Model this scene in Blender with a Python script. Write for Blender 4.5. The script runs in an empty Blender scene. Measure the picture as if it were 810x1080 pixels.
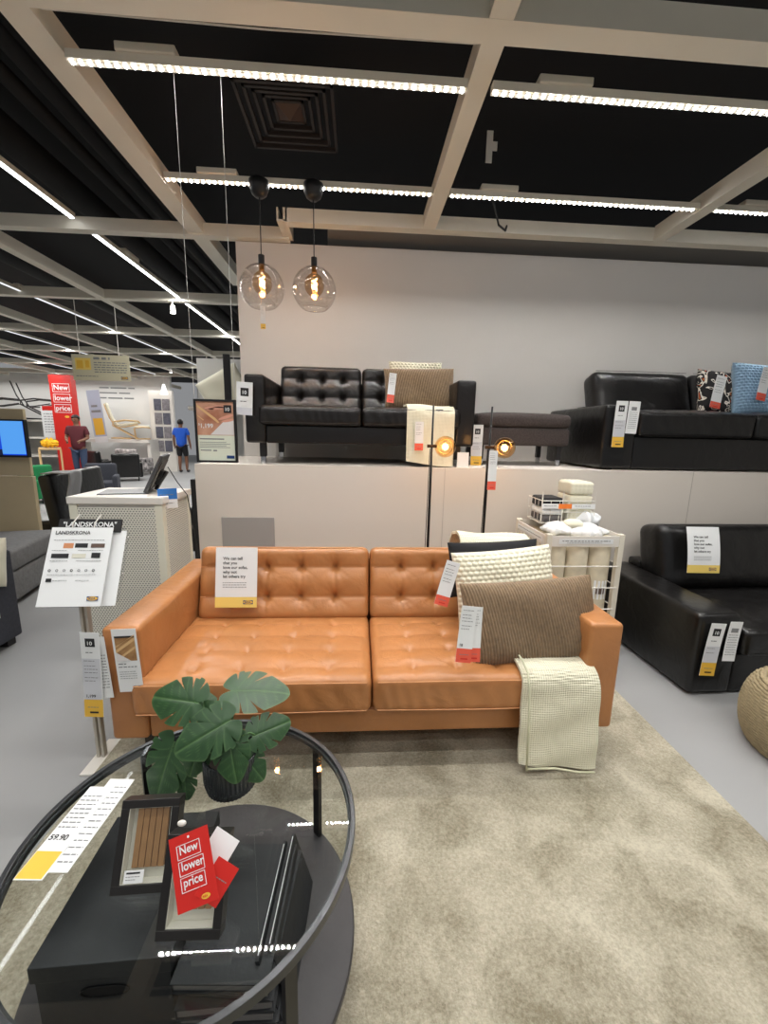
import bpy, math, random
import numpy as np
from mathutils import Matrix, Vector, Euler
random.seed(7); np.random.seed(7)
COL = bpy.context.scene.collection
PI = math.pi

# ------------------------------------------------------------------ materials
def c(r, g, b):
    def f(v):
        v /= 255.0
        return v/12.92 if v <= .04045 else ((v+.055)/1.055)**2.4
    return (f(r), f(g), f(b), 1)

MATS = {}
def mat(name, col, rough=.5, metal=0, spec=.5, noise=None, bump=None, trans=0, emit=None, sheen=0, coat=0, wave=None, ior=None):
    """noise=(scale, amount[, second colour]); bump=(scale, strength[, detail]); wave=(axis, scale, strength) ribs."""
    if name in MATS: return MATS[name]
    m = bpy.data.materials.new(name); m.use_nodes = True
    nt = m.node_tree; N = nt.nodes; L = nt.links
    p = N['Principled BSDF']
    p.inputs['Base Color'].default_value = col
    p.inputs['Roughness'].default_value = rough
    p.inputs['Metallic'].default_value = metal
    p.inputs['Specular IOR Level'].default_value = spec
    if trans: p.inputs['Transmission Weight'].default_value = trans
    if ior: p.inputs['IOR'].default_value = ior
    if coat: p.inputs['Coat Weight'].default_value = coat; p.inputs['Coat Roughness'].default_value = .25
    if sheen: p.inputs['Sheen Weight'].default_value = sheen; p.inputs['Sheen Roughness'].default_value = .5
    if emit: p.inputs['Emission Color'].default_value = emit[0]; p.inputs['Emission Strength'].default_value = emit[1]
    tc = N.new('ShaderNodeTexCoord')
    if noise:
        n = N.new('ShaderNodeTexNoise'); n.inputs['Scale'].default_value = noise[0]; n.inputs['Detail'].default_value = 5
        L.new(tc.outputs['Object'], n.inputs['Vector'])
        mx = N.new('ShaderNodeMix'); mx.data_type = 'RGBA'
        a = mx.inputs[6]; b = mx.inputs[7]
        k = noise[1]
        a.default_value = tuple(max(0, x*(1-k)) for x in col[:3])+(1,)
        b.default_value = noise[2] if len(noise) > 2 else tuple(min(1, x*(1+k)) for x in col[:3])+(1,)
        mr = N.new('ShaderNodeMapRange'); mr.inputs[1].default_value = .3; mr.inputs[2].default_value = .7
        L.new(n.outputs['Fac'], mr.inputs[0]); L.new(mr.outputs[0], mx.inputs[0])
        L.new(mx.outputs[2], p.inputs['Base Color'])
    last = None
    if bump:
        n = N.new('ShaderNodeTexNoise'); n.inputs['Scale'].default_value = bump[0]; n.inputs['Detail'].default_value = bump[2] if len(bump) > 2 else 3
        L.new(tc.outputs['Object'], n.inputs['Vector'])
        b = N.new('ShaderNodeBump'); b.inputs['Strength'].default_value = bump[1]; b.inputs['Distance'].default_value = .004
        L.new(n.outputs['Fac'], b.inputs['Height']); last = b
    if wave:
        w = N.new('ShaderNodeTexWave'); w.bands_direction = wave[0]; w.inputs['Scale'].default_value = wave[1]
        L.new(tc.outputs['Object'], w.inputs['Vector'])
        b = N.new('ShaderNodeBump'); b.inputs['Strength'].default_value = wave[2]; b.inputs['Distance'].default_value = .003
        L.new(w.outputs['Fac'], b.inputs['Height'])
        if last: L.new(last.outputs[0], b.inputs['Normal'])
        last = b
    if last: L.new(last.outputs[0], p.inputs['Normal'])
    MATS[name] = m; return m

def leather(name, col, rough, var=.12, spec=.5):
    m = mat(name, col, rough, spec=spec, noise=(6, var))
    nt = m.node_tree; N = nt.nodes; L = nt.links; p = N['Principled BSDF']
    tc = N.new('ShaderNodeTexCoord')
    v = N.new('ShaderNodeTexVoronoi'); v.inputs['Scale'].default_value = 260
    n = N.new('ShaderNodeTexNoise'); n.inputs['Scale'].default_value = 9; n.inputs['Detail'].default_value = 4; n.inputs['Distortion'].default_value = 1.2
    L.new(tc.outputs['Object'], v.inputs[0]); L.new(tc.outputs['Object'], n.inputs[0])
    b1 = N.new('ShaderNodeBump'); b1.inputs['Strength'].default_value = .12; b1.inputs['Distance'].default_value = .001
    b2 = N.new('ShaderNodeBump'); b2.inputs['Strength'].default_value = .35; b2.inputs['Distance'].default_value = .012
    L.new(v.outputs['Distance'], b1.inputs['Height']); L.new(n.outputs['Fac'], b2.inputs['Height'])
    L.new(b2.outputs[0], b1.inputs['Normal']); L.new(b1.outputs[0], p.inputs['Normal'])
    return m

def glass(name, tint=(1, 1, 1, 1), ior=1.5, rough=0.0, dens=0.0):
    """thin architectural glass: fresnel mix of clear transmission and mirror"""
    m = bpy.data.materials.new(name); m.use_nodes = True
    nt = m.node_tree; N = nt.nodes; L = nt.links; N.remove(N['Principled BSDF']); out = N['Material Output']
    t = N.new('ShaderNodeBsdfTransparent'); t.inputs[0].default_value = tint
    g = N.new('ShaderNodeBsdfGlossy'); g.inputs['Roughness'].default_value = rough
    geo = N.new('ShaderNodeNewGeometry')
    def V(op, a, b):
        n = N.new('ShaderNodeMath'); n.operation = op
        for i, q in enumerate((a, b)):
            if q is None: continue
            if isinstance(q, (int, float)): n.inputs[i].default_value = q
            else: L.new(q, n.inputs[i])
        return n.outputs[0]
    dt = N.new('ShaderNodeVectorMath'); dt.operation = 'DOT_PRODUCT'; L.new(geo.outputs['Incoming'], dt.inputs[0]); L.new(geo.outputs['Normal'], dt.inputs[1])
    f0 = ((ior-1)/(ior+1))**2      # same reflectance from both sides of a thin pane
    fac = V('ADD', V('MULTIPLY', V('POWER', V('SUBTRACT', 1.0, V('ABSOLUTE', dt.outputs['Value'], None)), 5.0), 1-f0), f0)
    mx = N.new('ShaderNodeMixShader'); L.new(fac, mx.inputs[0]); L.new(t.outputs[0], mx.inputs[1]); L.new(g.outputs[0], mx.inputs[2])
    L.new(mx.outputs[0], out.inputs[0]); return m

def emis(name, col, s):
    m = bpy.data.materials.new(name); m.use_nodes = True
    nt = m.node_tree; N = nt.nodes; N.remove(N['Principled BSDF'])
    e = N.new('ShaderNodeEmission'); e.inputs[0].default_value = col; e.inputs[1].default_value = s
    nt.links.new(e.outputs[0], N['Material Output'].inputs[0]); return m

def grid_holes(name, col, hole, pitch, radius, axes='XZ', rough=.45):
    """perforated sheet: regular round holes, staggered rows"""
    m = mat(name, col, rough); nt = m.node_tree; N = nt.nodes; L = nt.links; p = N['Principled BSDF']
    tc = N.new('ShaderNodeTexCoord'); s = N.new('ShaderNodeSeparateXYZ'); L.new(tc.outputs['Object'], s.inputs[0])
    def M(op, a, b=None):
        n = N.new('ShaderNodeMath'); n.operation = op
        for i, v in enumerate((a, b)):
            if v is None: continue
            if isinstance(v, (int, float)): n.inputs[i].default_value = v
            else: L.new(v, n.inputs[i])
        return n.outputs[0]
    horiz = M('ADD', s.outputs['X'], s.outputs['Y'])
    row = M('DIVIDE', s.outputs['Z'], pitch)
    rf = M('FLOOR', row)
    u = M('ADD', M('DIVIDE', horiz, pitch*1.3), M('MULTIPLY', rf, .5))
    fu = M('SUBTRACT', M('FRACT', u), .5); fv = M('SUBTRACT', M('FRACT', row), .5)
    d = M('SQRT', M('ADD', M('MULTIPLY', fu, fu), M('MULTIPLY', fv, fv)))
    k = M('LESS_THAN', d, radius)
    mx = N.new('ShaderNodeMix'); mx.data_type = 'RGBA'; mx.inputs[6].default_value = col; mx.inputs[7].default_value = hole
    L.new(k, mx.inputs[0]); L.new(mx.outputs[2], p.inputs['Base Color']); return m

M_tan = leather('tan_leather', c(178, 120, 72), .34, .08)
M_blk = leather('black_leather', c(22, 19, 18), .30, .2)
M_blk2 = leather('black_leather_soft', c(17, 16, 16), .28, .2)
M_tanseam = mat('tan_thread', c(206, 148, 100), .6)
M_white = mat('white_paint', c(226, 222, 214), .5)
M_beam = mat('white_beam_paint', c(228, 222, 206), .45, noise=(3, .03))
M_wall = mat('wall_paint', c(214, 211, 206), .8, noise=(1.5, .015))
M_wallfar = mat('wall_paint_far', c(222, 222, 220), .8)
M_plat = mat('platform_paint', c(216, 208, 198), .6, noise=(1.2, .015))
M_black = mat('black_plastic', c(22, 22, 23), .45)
M_blackm = mat('black_metal', c(20, 20, 22), .35, .3)
M_greymetal = mat('dark_rim_metal', c(74, 76, 78), .32, .7)
M_ceil = mat('black_ceiling', c(20, 19, 20), .9)
M_duct = mat('dark_duct', c(20, 19, 19), .8)
M_paper = mat('white_paper', c(232, 234, 234), .55)
M_paperg = mat('pale_green_paper', c(226, 232, 214), .55)
M_ink = mat('ink_black', c(28, 28, 30), .6)
M_inkg = mat('ink_grey', c(130, 132, 134), .6)
M_yel = mat('yellow_print', c(232, 184, 66), .5)
M_yelp = mat('pale_yellow_print', c(238, 208, 112), .5)
M_red = mat('red_print', c(206, 38, 30), .45)
M_coral = mat('coral_print', c(228, 92, 70), .5)
M_orange = mat('orange_print', c(238, 128, 48), .5)
M_blueprint = mat('blue_print', c(50, 120, 200), .5)
M_logo = mat('logo_navy', c(20, 60, 120), .5)
M_chrome = mat('chrome', c(200, 200, 202), .2, 1)
M_steel = mat('grey_post', c(190, 184, 172), .4, .3)
M_acryl = glass('clear_plastic', (.93, .94, .95, 1), 1.45)
M_cord = mat('brown_corduroy', c(126, 104, 78), .85, sheen=.25, noise=(60, .2))
M_cream = mat('cream_yarn', c(226, 222, 200), .9, sheen=.3, bump=(200, .3))
M_throw = mat('cream_waffle', c(226, 222, 198), .95, sheen=.1)
def knit(m, sc, st):
    nt = m.node_tree; N = nt.nodes; L = nt.links; tc = N.new('ShaderNodeTexCoord'); last = None
    for ax in 'XYZ':
        w = N.new('ShaderNodeTexWave'); w.bands_direction = ax; w.inputs['Scale'].default_value = sc; w.inputs['Distortion'].default_value = .6
        L.new(tc.outputs['Object'], w.inputs[0]); b = N.new('ShaderNodeBump'); b.inputs['Strength'].default_value = st; b.inputs['Distance'].default_value = .006
        L.new(w.outputs['Fac'], b.inputs['Height'])
        if last: L.new(last.outputs[0], b.inputs['Normal'])
        last = b
    L.new(last.outputs[0], N['Principled BSDF'].inputs['Normal'])
knit(M_throw, 34, .3)
M_bfab = mat('black_fabric', c(18, 18, 22), .9, sheen=.1)
M_shelfw = mat('black_stained_wood', c(52, 50, 52), .5, noise=(12, .15), bump=(60, .2))
M_box = mat('black_box_board', c(40, 42, 45), .6, noise=(9, .15), bump=(50, .3))
M_page = mat('album_pages', c(120, 118, 116), .8, wave=('Z', 90, .6))
M_bamboo = mat('bamboo_slats', c(176, 132, 84), .5, noise=(20, .15))
M_darkgap = mat('dark_gap', c(60, 38, 22), .8)
M_mount = mat('cream_mount', c(232, 230, 214), .7)
M_leg = mat('dark_leg', c(30, 28, 28), .4)
M_greyf = mat('grey_fabric', c(128, 128, 128), .95, noise=(40, .12), bump=(150, .5))
M_dgreyf = mat('charcoal_fabric', c(62, 64, 72), .95, noise=(60, .12), bump=(150, .5))
M_brownf = mat('dark_brown_fabric', c(66, 58, 56), .95, noise=(90, .25), bump=(150, .5))
M_skin = mat('skin', c(120, 82, 62), .55)
M_hair = mat('hair_black', c(16, 14, 14), .6)
M_jute = mat('jute_braid', c(154, 140, 110), .9, noise=(60, .15))
M_pine = mat('birch_panel', c(206, 188, 152), .5, noise=(4, .04))
M_soil = mat('soil', c(40, 32, 26), .95)
M_potm = mat('pot_glaze', c(40, 44, 46), .25)
M_bag = glass('plastic_wrap', (.96, .96, .97, 1), 1.5, .15)

# ------------------------------------------------------------------ mesh builder
class MB:
    def __init__(s): s.v = []; s.f = []; s.m = []
    def add(s, V, F, mi=0, X=None):
        o = len(s.v)
        if X is not None: V = [tuple(X @ Vector(p)) for p in V]
        s.v += [tuple(map(float, p)) for p in V]
        s.f += [tuple(i+o for i in f) for f in F]; s.m += [mi]*len(F); return s
    def box(s, x0, x1, y0, y1, z0, z1, mi=0, X=None):
        V = [(x, y, z) for x in (x0, x1) for y in (y0, y1) for z in (z0, z1)]
        return s.add(V, [(0, 1, 3, 2), (4, 6, 7, 5), (0, 4, 5, 1), (2, 3, 7, 6), (0, 2, 6, 4), (1, 5, 7, 3)], mi, X)
    def cyl(s, a, b, r0, r1=None, n=16, mi=0, cap=True, X=None):
        r1 = r0 if r1 is None else r1
        a = Vector(a); b = Vector(b); d = (b-a).normalized()
        u = d.orthogonal().normalized(); w = d.cross(u)
        V = []; F = []
        for k in range(n):
            t = 2*PI*k/n; q = u*math.cos(t)+w*math.sin(t)
            V += [tuple(a+q*r0), tuple(b+q*r1)]
        for k in range(n):
            j = (k+1) % n; F.append((2*k, 2*j, 2*j+1, 2*k+1))
        if cap: F.append(tuple(2*k for k in range(n))[::-1]); F.append(tuple(2*k+1 for k in range(n)))
        return s.add(V, F, mi, X)
    def tube(s, pts, r, n=8, mi=0, X=None):
        P = [Vector(p) for p in pts]; V = []; F = []
        R = r if isinstance(r, (list, tuple)) else [r]*len(P)
        up = None
        for i, p in enumerate(P):
            d = (P[min(i+1, len(P)-1)]-P[max(i-1, 0)]).normalized()
            if up is None: up = d.orthogonal().normalized()
            up = (up-d*up.dot(d)).normalized(); w = d.cross(up)
            for k in range(n):
                t = 2*PI*k/n; V.append(tuple(p+(up*math.cos(t)+w*math.sin(t))*R[i]))
        for i in range(len(P)-1):
            for k in range(n):
                j = (k+1) % n; F.append((i*n+k, i*n+j, (i+1)*n+j, (i+1)*n+k))
        F.append(tuple(range(n))[::-1]); F.append(tuple((len(P)-1)*n+k for k in range(n)))
        return s.add(V, F, mi, X)
    def lathe(s, prof, n=32, mi=0, X=None, ribs=None):
        V = []; F = []
        for (r, z) in prof:
            for k in range(n):
                t = 2*PI*k/n; rr = r*(1+(ribs[1]*math.cos(ribs[0]*t) if ribs else 0)); V.append((rr*math.cos(t), rr*math.sin(t), z))
        for i in range(len(prof)-1):
            for k in range(n):
                j = (k+1) % n; F.append((i*n+k, i*n+j, (i+1)*n+j, (i+1)*n+k))
        return s.add(V, F, mi, X)
    def grid(s, fn, nu, nv, mi=0, X=None, flip=False):
        V = [fn(i/(nu-1), j/(nv-1)) for i in range(nu) for j in range(nv)]
        F = [(i*nv+j, (i+1)*nv+j, (i+1)*nv+j+1, i*nv+j+1) for i in range(nu-1) for j in range(nv-1)]
        if flip: F = [f[::-1] for f in F]
        return s.add(V, F, mi, X)
    def prism(s, poly, y0, y1, mi=0, X=None):
        """polygon in XZ extruded along y"""
        n = len(poly); V = [(x, y0, z) for x, z in poly]+[(x, y1, z) for x, z in poly]
        F = [tuple(range(n)), tuple(range(n, 2*n))[::-1]]+[(k, k+n, (k+1) % n+n, (k+1) % n) for k in range(n)]
        return s.add(V, F, mi, X)
    def sphere(s, ctr, r, nu=16, nv=10, mi=0, sc=(1, 1, 1), X=None):
        V = []; F = []
        for j in range(nv+1):
            ph = PI*j/nv
            for i in range(nu):
                t = 2*PI*i/nu
                V.append((ctr[0]+r*sc[0]*math.sin(ph)*math.cos(t), ctr[1]+r*sc[1]*math.sin(ph)*math.sin(t), ctr[2]+r*sc[2]*math.cos(ph)))
        for j in range(nv):
            for i in range(nu):
                k = (i+1) % nu; F.append((j*nu+i, (j+1)*nu+i, (j+1)*nu+k, j*nu+k))
        return s.add(V, F, mi, X)
    def rbox(s, x0, x1, y0, y1, z0, z1, r, res=.03, fn=None, mi=0, X=None):
        """rounded box with a fine skin; fn(P, N) may push the points"""
        lo = np.array([x0, y0, z0]); hi = np.array([x1, y1, z1]); sz = hi-lo
        r = min(r, sz.min()/2-1e-4)
        def axis(i):
            L_ = sz[i]; k = 5
            e = r*(1-np.cos(np.linspace(0, PI/2, k)))
            mid = np.linspace(r, L_-r, max(2, int(round((L_-2*r)/res))+1))
            return lo[i]+np.concatenate([e[:-1], mid, (L_-e[::-1])[1:]])
        ax = [axis(i) for i in range(3)]
        idx = {}; V = []; F = []
        for a in range(3):
            b, d = (a+1) % 3, (a+2) % 3
            for side in (0, 1):
                nb, nd = len(ax[b]), len(ax[d])
                ids = np.zeros((nb, nd), int)
                for i in range(nb):
                    for j in range(nd):
                        key = [0, 0, 0]; key[a] = 0 if side == 0 else len(ax[a])-1; key[b] = i; key[d] = j; key = tuple(key)
                        if key not in idx:
                            idx[key] = len(V); V.append((ax[0][key[0]], ax[1][key[1]], ax[2][key[2]]))
                        ids[i, j] = idx[key]
                for i in range(nb-1):
                    for j in range(nd-1):
                        q = (ids[i, j], ids[i+1, j], ids[i+1, j+1], ids[i, j+1])
                        F.append(tuple(int(x) for x in (q if side else q[::-1])))
        P = np.array(V); Q = np.clip(P, lo+r, hi-r); D = P-Q; n = np.linalg.norm(D, axis=1, keepdims=True)+1e-9; D = D/n
        P = Q+D*r
        if fn is not None: P = fn(P, D)
        return s.add(P.tolist(), F, mi, X)
    def build(s, name, mats, parent=None, smooth=False, bevel=0, loc=None, M=None, solid=0, sub=0, **props):
        me = bpy.data.meshes.new(name); me.from_pydata(s.v, [], s.f)
        if not isinstance(mats, (list, tuple)): mats = [mats]
        for m in mats: me.materials.append(m)
        if len(mats) > 1: me.polygons.foreach_set('material_index', s.m)
        if smooth: me.polygons.foreach_set('use_smooth', [True]*len(me.polygons))
        me.update()
        o = bpy.data.objects.new(name, me); COL.objects.link(o)
        if parent: o.parent = parent
        if loc: o.location = loc
        if M is not None: o.matrix_local = M
        if solid:
            q = o.modifiers.new('s', 'SOLIDIFY'); q.thickness = solid; q.offset = 0
        if sub:
            q = o.modifiers.new('d', 'SUBSURF'); q.levels = sub; q.render_levels = sub
        if bevel:
            q = o.modifiers.new('b', 'BEVEL'); q.width = bevel; q.segments = 2; q.limit_method = 'ANGLE'; q.angle_limit = .7
        for k, v in props.items(): o[k] = v
        return o

def tag(o, label=None, cat=None, group=None, kind=None):
    if label: o['label'] = label
    if cat: o['category'] = cat
    if group: o['group'] = group
    if kind: o['kind'] = kind
    return o
def empty(name, loc=(0, 0, 0), rz=0, label=None, cat=None, group=None):
    o = bpy.data.objects.new(name, None); COL.objects.link(o); o.location = loc; o.rotation_euler = (0, 0, rz); o.empty_display_size = .05
    return tag(o, label, cat, group)
def struct(o): o['kind'] = 'structure'; return o
def dup(root, loc=None, rz=None, label=None, group=None):
    r = root.copy(); COL.objects.link(r)
    if loc is not None: r.location = loc
    if rz is not None: r.rotation_euler = (0, 0, rz)
    if label: r['label'] = label
    if group: r['group'] = group
    for ch in list(root.children):
        k = ch.copy(); COL.objects.link(k); k.parent = r
        for g in ch.children:
            d = g.copy(); COL.objects.link(d); d.parent = k
    return r
def T(x, y, z, rx=0, ry=0, rz=0):
    return Matrix.Translation((x, y, z)) @ Euler((rx, ry, rz)).to_matrix().to_4x4()

# ------------------------------------------------------------------ writing
_tc = {}
def text_geo(s, size, bold=False):
    k = (s, size)
    if k in _tc: return _tc[k]
    cu = bpy.data.curves.new('t', 'FONT'); cu.body = s; cu.size = size; cu.align_x = 'LEFT'; cu.resolution_u = 3
    cu.offset = size*.018
    o = bpy.data.objects.new('t', cu); COL.objects.link(o)
    bpy.context.view_layer.update()
    me = bpy.data.meshes.new_from_object(o.evaluated_get(bpy.context.evaluated_depsgraph_get()))
    V = [(v.co.x, 0, v.co.y) for v in me.vertices]; F = [tuple(p.vertices) for p in me.polygons]
    bpy.data.objects.remove(o); bpy.data.curves.remove(cu); bpy.data.meshes.remove(me)
    _tc[k] = (V, F); return V, F

def card(name, label, cat, M, w, h, m=None, bands=(), texts=(), lines=(), group=None, parent=None, thick=.0012, bend=0, logo=None):
    """a printed card, local x right, z up, facing -y, origin at its centre; bend bows it forward"""
    m = m or M_paper
    def bx(x, z): return bend*(1-(2*z/h)**2)
    b = MB(); n = 9
    V = []; F = []
    for i in range(n):
        z = -h/2+h*i/(n-1)
        for x in (-w/2, w/2):
            V += [(x, bx(x, z)-thick/2, z), (x, bx(x, z)+thick/2, z)]
    for i in range(n-1):
        a = 4*i
        F += [(a, a+2, a+6, a+4), (a+1, a+5, a+7, a+3), (a, a+4, a+5, a+1), (a+2, a+3, a+7, a+6)]
    F += [(0, 1, 3, 2), (4*n-4, 4*n-2, 4*n-1, 4*n-3)]
    b.add(V, F)
    root = b.build(name, m, parent)
    root.matrix_local = M
    if label: tag(root, label, cat, group)
    e = thick/2
    for k, (x0, z0, x1, z1, bm, bn) in enumerate(bands):
        q = MB(); nn = 5
        for i in range(nn-1):
            za = z0+(z1-z0)*i/(nn-1); zb = z0+(z1-z0)*(i+1)/(nn-1)
            off = -e-.0004*(k+1)
            q.add([(x0, bx(0, za)+off, za), (x1, bx(0, za)+off, za), (x1, bx(0, zb)+off, zb), (x0, bx(0, zb)+off, zb)], [(0, 1, 2, 3)])
        q.build(bn, bm, root)
    groups = {}
    for (s, x, z, size, tm) in texts: groups.setdefault(tm.name, (tm, MB()))[1].add(*[[(p[0]+x, bx(0, z+p[2])-e-.0004*(len(bands)+2), p[2]+z) for p in text_geo(s, size)[0]], text_geo(s, size)[1]])
    for tm, q in groups.values(): q.build('printed_text', tm, root)
    if lines:
        q = MB()
        for (x0, x1, z, t) in lines:
            # a row of small print: short dashes for words
            x = x0
            while x < x1-.001:
                wl = min(random.uniform(.6, 1.6)*t*3.2, x1-x)
                q.add([(x, bx(0, z)-e-.0004*(len(bands)+2), z), (x+wl, bx(0, z)-e-.0004*(len(bands)+2), z), (x+wl, bx(0, z)-e-.0004*(len(bands)+2), z+t), (x, bx(0, z)-e-.0004*(len(bands)+2), z+t)], [(0, 1, 2, 3)])
                x += wl+t*.9
        q.build('fine_print', M_inkg, root)
    if logo:
        x, z, s = logo
        off = bx(0, z)-e-.0004*(len(bands)+3)
        q = MB(); q.add([(x-s, off, z-s*.4), (x+s, off, z-s*.4), (x+s, off, z+s*.4), (x-s, off, z+s*.4)], [(0, 1, 2, 3)]); q.build('logo_block', M_logo, root)
        q = MB(); q.add([(x+s*.94*math.cos(t), off-.0004, z+s*.36*math.sin(t)) for t in np.linspace(0, 2*PI, 20, endpoint=False)], [tuple(range(20))]); q.build('logo_oval', M_yel, root)
        V, F = text_geo('IKEA', s*.62); q = MB(); q.add([(p[0]+x-s*.72, off-.0008, p[2]+z-s*.21) for p in V], F); q.build('logo_text', M_logo, root)
    return root
def price_tag(label, M, w, h, band=None, bh=.06, group='hanging price tags', ten=True, price='', text2=None, bend=.004):
    """shop tag: '10' block on top, rows of print, a coloured foot"""
    bands = []; texts = []; lines = []
    if band: bands.append((-w/2, -h/2, w/2, -h/2+bh, band, 'coloured_foot'))
    top = h/2
    if ten:
        s = w*.5
        bands.append((-s/2, top-w*.35-s, s/2, top-w*.35, M_ink, 'guarantee_block'))
        texts.append(('10', -s*.36, top-w*.35-s*.76, s*.62, M_paper))
    z = top-w*1.25 if ten else top-w*.3
    if ten:
        M_low = mat('tag_lower_paper', c(206, 208, 214), .5)
        bands.append((-w/2+.001, -h/2+(bh if band else 0), w/2-.004, z-w*.30, M_low, 'lower_card'))
        lines.append((-w*.25, w*.15, z+w*.05, w*.05)); z -= w*.45
    for k in range(6):
        if z < -h/2+(bh if band else 0)+w*.5: break
        lines.append((-w*.38, w*random.uniform(.1, .34), z, w*.04)); z -= w*(.2 if k % 3 else .3)
    if price: texts.append((price, -w*.38, -h/2+(bh if band else 0)+w*.14, w*.24, M_ink))
    if band: bands.append((-w*.2, -h/2+bh*.22, w*.26, -h/2+bh*.32, M_ink if band is M_yel else M_red, 'foot_print')); lines.append((-w*.3, w*.3, -h/2+bh*.55, w*.04))
    return card('price_tag', label, 'price tag', M, w, h, M_paper, bands, texts, lines, group, bend=bend)

# ------------------------------------------------------------------ camera
F_PX, PITCH, YAW, ROLL, CH = 436.17, .1861, .0636, .0210, 1.3741
cam = bpy.data.cameras.new('camera'); co = bpy.data.objects.new('camera', cam); COL.objects.link(co)
cam.sensor_fit = 'HORIZONTAL'; cam.sensor_width = 36; cam.lens = F_PX/810*36; cam.clip_start = .05; cam.clip_end = 200
fw = Vector((math.sin(YAW)*math.cos(PITCH), math.cos(YAW)*math.cos(PITCH), -math.sin(PITCH)))
r0 = Vector((math.cos(YAW), -math.sin(YAW), 0)); u0 = r0.cross(fw)
rr = r0*math.cos(ROLL)+u0*math.sin(ROLL); uu = -r0*math.sin(ROLL)+u0*math.cos(ROLL)
R3 = Matrix((rr, uu, -fw)).transposed()
co.matrix_world = Matrix.Translation((0, 0, CH)) @ R3.to_4x4()
bpy.context.scene.camera = co

# ------------------------------------------------------------------ room
PZ = 1.145      # platform top
def wallbox(name, m, *a, bevel=0): return struct(MB().box(*a).build(name, m, bevel=bevel))
M_floor = mat('grey_floor', c(152, 153, 153), .42, noise=(1.3, .04), bump=(30, .04))
wallbox('floor', M_floor, -14, 8, -4, 24, -.1, 0)
wallbox('ceiling', M_ceil, -14, 8, -4, 24, 3.9, 4.0)
wallbox('wall_platform', M_plat, -1.135, 5.2, 2.95, 4.0, 0.0, PZ)
wallbox('wall_back', M_wall, -1.075, 5.2, 4.0, 4.14, PZ-.2, 2.98)
wallbox('wall_bulkhead', mat('bulkhead_paint', c(170, 165, 158), .8), -.3, 5.2, 4.2, 4.4, 2.6, 3.28)
wallbox('wall_right', M_wall, 5.0, 5.1, -2, 2.95, 0, 3.0)
wallbox('wall_left', M_wallfar, -13.1, -13, -2, 24, 0, 3.3)
wallbox('wall_far', M_wallfar, -13, -6.25, 14.6, 14.75, 0, 3.15)
wallbox('wall_passage', M_wallfar, -7, 3, 19.0, 19.1, 0, 3.3)
wallbox('wall_display', M_wallfar, -1.83, -1.09, 5.0, 5.12, 0, 2.17)
wallbox('trim_platform_side', M_black, -1.19, -1.15, 3.0, 3.6, 0, 1.03)
wallbox('trim_grey_patch', mat('grey_panel', c(164, 160, 156), .6), -.97, -.60, 2.943, 2.95, .42, .77)  # plain grey rectangle on the platform wall behind the tan sofa
for i, x in enumerate((.62, 2.5)):
    wallbox('trim_%d' % (i+1), mat('joint_grey', c(180, 172, 164), .7), x, x+.003, 2.948, 2.95, 0, PZ)

# rug
def rug_mat():
    m = mat('rug_pile', c(160, 152, 130), .95, sheen=.05)
    nt = m.node_tree; N = nt.nodes; L = nt.links; p = N['Principled BSDF']; tc = N.new('ShaderNodeTexCoord')
    n1 = N.new('ShaderNodeTexNoise'); n1.inputs['Scale'].default_value = 110; n1.inputs['Detail'].default_value = 6; n1.inputs['Roughness'].default_value = .7
    n2 = N.new('ShaderNodeTexNoise'); n2.inputs['Scale'].default_value = 5; n2.inputs['Detail'].default_value = 4; n2.inputs['Distortion'].default_value = .6
    n3 = N.new('ShaderNodeTexVoronoi'); n3.inputs['Scale'].default_value = 160
    for n in (n1, n2, n3): L.new(tc.outputs['Object'], n.inputs['Vector'])
    a = N.new('ShaderNodeMath'); a.operation = 'MULTIPLY_ADD'; a.inputs[1].default_value = .9
    L.new(n1.outputs['Fac'], a.inputs[0]); L.new(n2.outputs['Fac'], a.inputs[2])
    r = N.new('ShaderNodeMapRange'); r.inputs[1].default_value = .7; r.inputs[2].default_value = 1.2
    L.new(a.outputs[0], r.inputs[0])
    mx = N.new('ShaderNodeMix'); mx.data_type = 'RGBA'; mx.inputs[6].default_value = c(136, 128, 106); mx.inputs[7].default_value = c(206, 199, 178)
    L.new(r.outputs[0], mx.inputs[0]); L.new(mx.outputs[2], p.inputs['Base Color'])
    b1 = N.new('ShaderNodeBump'); b1.inputs['Strength'].default_value = .9; b1.inputs['Distance'].default_value = .008; L.new(n1.outputs['Fac'], b1.inputs['Height'])
    b2 = N.new('ShaderNodeBump'); b2.inputs['Strength'].default_value = .5; b2.inputs['Distance'].default_value = .005; L.new(n3.outputs['Distance'], b2.inputs['Height'])
    L.new(b1.outputs[0], b2.inputs['Normal']); L.new(b2.outputs[0], p.inputs['Normal']); return m
rg = MB().rbox(-1.05, 1.43, -1.2, 2.62, .001, .014, .006, .1).build('area_rug', rug_mat(), smooth=True)
tag(rg, 'large beige low pile rug under the tan sofa and glass table', 'rug')

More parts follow.
